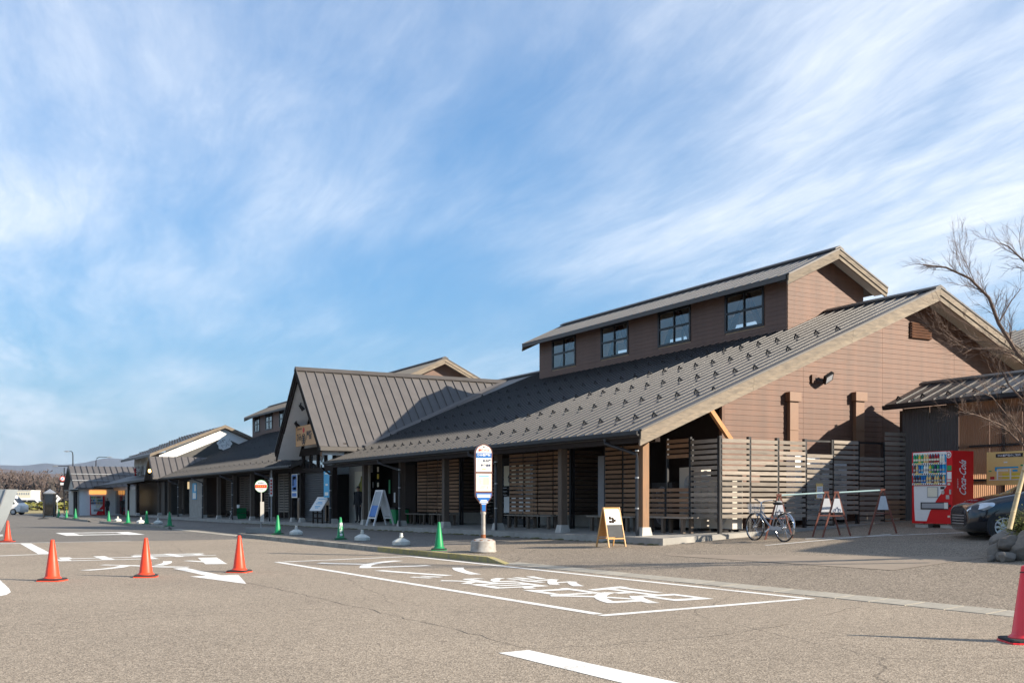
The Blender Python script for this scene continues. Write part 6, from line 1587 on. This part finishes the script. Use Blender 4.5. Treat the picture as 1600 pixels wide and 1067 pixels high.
for i in range(60):
    a = rnd.uniform(0, 6.28); ln_ = rnd.uniform(.22, .50); el_ = rnd.uniform(.25, 1.35); d_ = Vector((math.cos(a) * math.cos(el_), math.sin(a) * math.cos(el_), math.sin(el_)))
    tip = shp + d_ * ln_; stem.tube([shp, shp + d_ * ln_ * .5 + Vector((0, 0, .02)), tip], [.008, .006, .003], 4)
    for j in range(34):
        t = rnd.uniform(.35, 1.05); c = shp + d_ * ln_ * t + Vector((rnd.gauss(0, .05), rnd.gauss(0, .05), rnd.gauss(0, .05)))
        e = Vector((rnd.gauss(0, 1), rnd.gauss(0, 1), rnd.gauss(.3, .7))).normalized(); f = e.orthogonal().normalized(); s = rnd.uniform(.014, .03)
        lf_.add([c - e * s, c - f * s * .5, c + e * s, c + f * s * .5], [(0, 1, 2, 3)])
lf_.build('foliage', 'leaf', sh_); stem.build('stem', 'bark', sh_)
# bare tree, trunk just outside the frame
DT = 18.6
def pt(px, py, dd=0): k = (px - 800) / FPX; D = DT + dd; return Vector(((AF + AR * k) * D, (BF + BR * k) * D, CH + (HOR - py) / FPX * D))
tr0 = pt(1668, 850); tr0.z = G(tr0.x, tr0.y) + .3
tree = thing('bare_tree', 'leafless tree with fine spreading twigs reaching in from the right edge', 'tree', (tr0.x, tr0.y, tr0.z), world=True)
tk = MB(); tk.tube([tr0, pt(1672, 780, .1), pt(1662, 700, 0), pt(1668, 620, .1), pt(1660, 520), pt(1666, 440)], [.13, .11, .095, .085, .07, .05], 10); trunk = tk.build('trunk', 'bark', tree)
br = MB(); rnd = random.Random(11)
def twig(p, d_, L, r, depth):
    n = 4; pts = [p.copy()]; dd = d_.copy()
    for i in range(n):
        dd = (dd + Vector((rnd.gauss(0, .13), rnd.gauss(0, .13), rnd.gauss(.02, .12)))).normalized(); pts.append(pts[-1] + dd * L / n)
    br.tube(pts, [r * (1 - .6 * i / n) for i in range(n + 1)], 5 if r > .008 else 3, caps=False)
    if depth <= 0: return
    for i in range(1, n + 1):
        for _ in range(2 if depth > 1 else rnd.choice((1, 2, 2))):
            ax_ = Vector((rnd.gauss(0, 1), rnd.gauss(0, 1), rnd.gauss(0, 1))).normalized()
            nd = (Matrix.Rotation(rnd.uniform(.35, .85) * rnd.choice((-1, 1)), 3, ax_) @ dd).normalized(); nd = (nd + Vector((0, 0, .12))).normalized()
            twig(pts[i], nd, L * rnd.uniform(.42, .68), max(.0016, r * .5), depth - 1)
limbs = [([(1668, 640), (1632, 600), (1590, 553), (1560, 505), (1545, 465), (1515, 435), (1478, 418), (1442, 414)], .05),
         ([(1662, 520), (1630, 455), (1600, 408), (1575, 385), (1562, 380)], .03),
         ([(1660, 760), (1620, 712), (1592, 690), (1566, 665), (1530, 650), (1496, 643)], .035),
         ([(1640, 600), (1600, 560), (1560, 545), (1510, 545), (1470, 520)], .022),
         ([(1660, 700), (1612, 640), (1575, 600), (1560, 570), (1572, 530)], .026),
         ([(1590, 553), (1560, 540), (1535, 520), (1500, 500)], .016),
         ([(1560, 505), (1580, 470), (1596, 450)], .016), ([(1545, 465), (1525, 445), (1500, 392)], .012), ([(1620, 712), (1590, 670), (1550, 620), (1500, 600)], .02),
         ([(1662, 470), (1690, 380), (1700, 300)], .04), ([(1668, 560), (1720, 480), (1770, 430)], .04), ([(1665, 600), (1725, 560), (1790, 540)], .04)]
for li, (pix, r) in enumerate(limbs):
    pts = [pt(x, y, .35 * math.sin(li * 2.1) * i / len(pix)) for i, (x, y) in enumerate(pix)]
    n = len(pts); br.tube(pts, [r * .95 * (1 - .75 * i / (n - 1)) for i in range(n)], 7, caps=False)
    for i in range(1, n):
        d_ = (pts[i] - pts[i - 1]).normalized(); seg = (pts[i] - pts[i - 1]).length
        for q_ in range(max(2, int(seg / (.095 if li not in (2, 4, 8) else .13)))):
            p = pts[i - 1].lerp(pts[i], rnd.random()); ax_ = Vector((rnd.gauss(0, 1), rnd.gauss(0, 1), rnd.gauss(0, 1))).normalized()
            nd = (Matrix.Rotation(rnd.uniform(.3, .95), 3, ax_) @ d_).normalized(); nd.z += .12
            rr_ = r * (1 - .72 * (i - .5) / (n - 1)); twig(p, nd.normalized(), rnd.uniform(.22, .55), min(.0065, rr_ * .35), 1 if rnd.random() < .5 else 2)
br.build('branches', 'bark', tree)
pr_ = thing('tree_prop', 'pale bamboo prop leaning against the bare tree', 'pole', pt(1577, 828, -.3), world=True)
MB().tube([pt(1577, 826, -.3), pt(1590, 772, -.3), pt(1612, 690, -.2), pt(1630, 620, 0)], [.045, .042, .038, .035], 10).build('pole', 'bamboo', pr_)
for px, py in ((1583, 800), (1590, 771), (1600, 735)):
    MB().lathe([(.044, 0), (.05, .01), (.044, .02)], 10, pt(px, py, -.3)).build('node_ring', 'bamboo', pr_)

# ------------------------------------------------------------------ far landscape
def ridge(name, D, prof, m, depth, seed, jag):
    rnd = random.Random(seed); mbr = MB(); rowsr = []
    xs = [(-900 + i * 9) for i in range(260)]
    ph = [rnd.uniform(0, 6.28) for _ in range(8)]
    def hz_(x):
        h = interp(x, prof)
        for q in range(8): h += jag * math.sin(x * .02 * 1.7 ** q + ph[q]) / 1.6 ** q
        return h
    NV = 12
    for x in xs:
        k = (x - 800) / FPX; col = []
        for j in range(NV + 1):
            t = j / NV; d = D + depth * t; H = (CH + (HOR - hz_(x)) / FPX * D) * (t ** .8) * (1 if j < NV else 1)
            H += rnd.uniform(-1, 1) * H * .05 * math.sin(math.pi * t) if 0 < j < NV else 0
            col.append(((AF + AR * k) * d, (BF + BR * k) * d, H - 1))
        rowsr.append(col)
    return grid(name, rowsr, m, 'structure', True)
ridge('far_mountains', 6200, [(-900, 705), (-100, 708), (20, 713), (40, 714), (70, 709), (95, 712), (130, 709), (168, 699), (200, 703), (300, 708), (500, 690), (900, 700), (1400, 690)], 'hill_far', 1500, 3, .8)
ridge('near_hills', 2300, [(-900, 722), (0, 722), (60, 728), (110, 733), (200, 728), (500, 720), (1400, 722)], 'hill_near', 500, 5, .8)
ft = MB(); fbare = MB(); rnd = random.Random(21)
def conifer(mbt, c, H, r):
    n = 6; base = len(mbt.v); lay = 5
    for l in range(lay):
        z0 = H * (.12 + .17 * l); z1 = min(H, z0 + H * .30); rr = r * (1 - l / lay * .75)
        ring = [c + Vector((rr * rnd.uniform(.6, 1.1) * math.cos(i * 2 * math.pi / n + l), rr * rnd.uniform(.6, 1.1) * math.sin(i * 2 * math.pi / n + l), z0 + rnd.uniform(-.04, .04) * H)) for i in range(n)]
        mbt.add(ring + [c + Vector((rnd.uniform(-.15, .15), rnd.uniform(-.15, .15), z1))], [(i, (i + 1) % n, n) for i in range(n)])
    mbt.tube([c, c + Vector((0, 0, H * .5))], [.25, .12], 4)
def bare(mbt, c, H):
    mbt.tube([c, c + Vector((rnd.uniform(-.5, .5), rnd.uniform(-.5, .5), H * .55)), c + Vector((rnd.uniform(-1, 1), rnd.uniform(-1, 1), H))], [.22, .14, .05], 4)
    for i in range(12):
        z = rnd.uniform(.3, .85) * H; a = rnd.uniform(0, 6.28); l = rnd.uniform(1.2, 3.0)
        e = Vector((l * math.cos(a), l * math.sin(a), l * rnd.uniform(.6, 1.3))); mbt.tube([c + Vector((0, 0, z)), c + Vector((0, 0, z)) + e], [.11, .05], 3)
        for j in range(3): 
            p = c + Vector((0, 0, z)) + e * rnd.uniform(.5, 1); w = Vector((rnd.gauss(0, .7), rnd.gauss(0, .7), rnd.uniform(.3, 1.2))); u_ = w.orthogonal().normalized() * .35; mbt.add([p - u_ * .3, p + w + u_, p + w - u_], [(0, 1, 2)])
for i in range(2000):
    x = rnd.uniform(-500, 330); k = (x - 800) / FPX; t = rnd.random(); D = 360 + 260 * t
    top = interp(x, [(-500, 722), (0, 731), (40, 738), (80, 744), (130, 752), (330, 750)])
    gzv = (CH + (HOR - top) / FPX * 620 - 14) * t
    c = Vector(((AF + AR * k) * D, (BF + BR * k) * D, max(-.1, gzv)))
    H = rnd.uniform(8.5, 12.5)
    if rnd.random() < .40: conifer(ft, c, H * .9, rnd.uniform(1.5, 2.6))
    else: bare(fbare, c, H * .92)
tag(ft.build('conifer_wood', 'forest'), 'dark conifer wood on the slope beyond the road', 'forest', kind='stuff')
tag(fbare.build('bare_wood', 'forest_bare'), 'brown leafless trees mixed through the far wood', 'forest', kind='stuff')
rowsw = []
for x in range(-560, 400, 12):
    k = (x - 800) / FPX; col = []
    top = interp(x, [(-500, 722), (0, 731), (40, 738), (80, 744), (130, 752), (330, 750)])
    for t in (0, .25, .5, .75, 1, 1.3):
        D = 355 + 260 * t; col.append(((AF + AR * k) * D, (BF + BR * k) * D, max(-.12, (CH + (HOR - top) / FPX * 620 - 14) * t - .15)))
    rowsw.append(col)
grid('wooded_slope', rowsw, 'hill_near')

# ------------------------------------------------------------------ haze
hm = bpy.data.materials.new('haze'); hm.use_nodes = True; nt = hm.node_tree; nt.nodes.clear()
ho = nt.nodes.new('ShaderNodeOutputMaterial'); pv = nt.nodes.new('ShaderNodeVolumePrincipled')
pv.inputs['Color'].default_value = (.72, .82, 1.0, 1); pv.inputs['Density'].default_value = HAZE_DENS; pv.inputs['Anisotropy'].default_value = 0.2
nt.links.new(pv.outputs[0], ho.inputs['Volume']); MT['haze'] = hm
hz = MB().bb(-9500, 9500, -500, 9500, -2.0, 420).build('haze', 'haze'); tag(hz, kind='stuff')
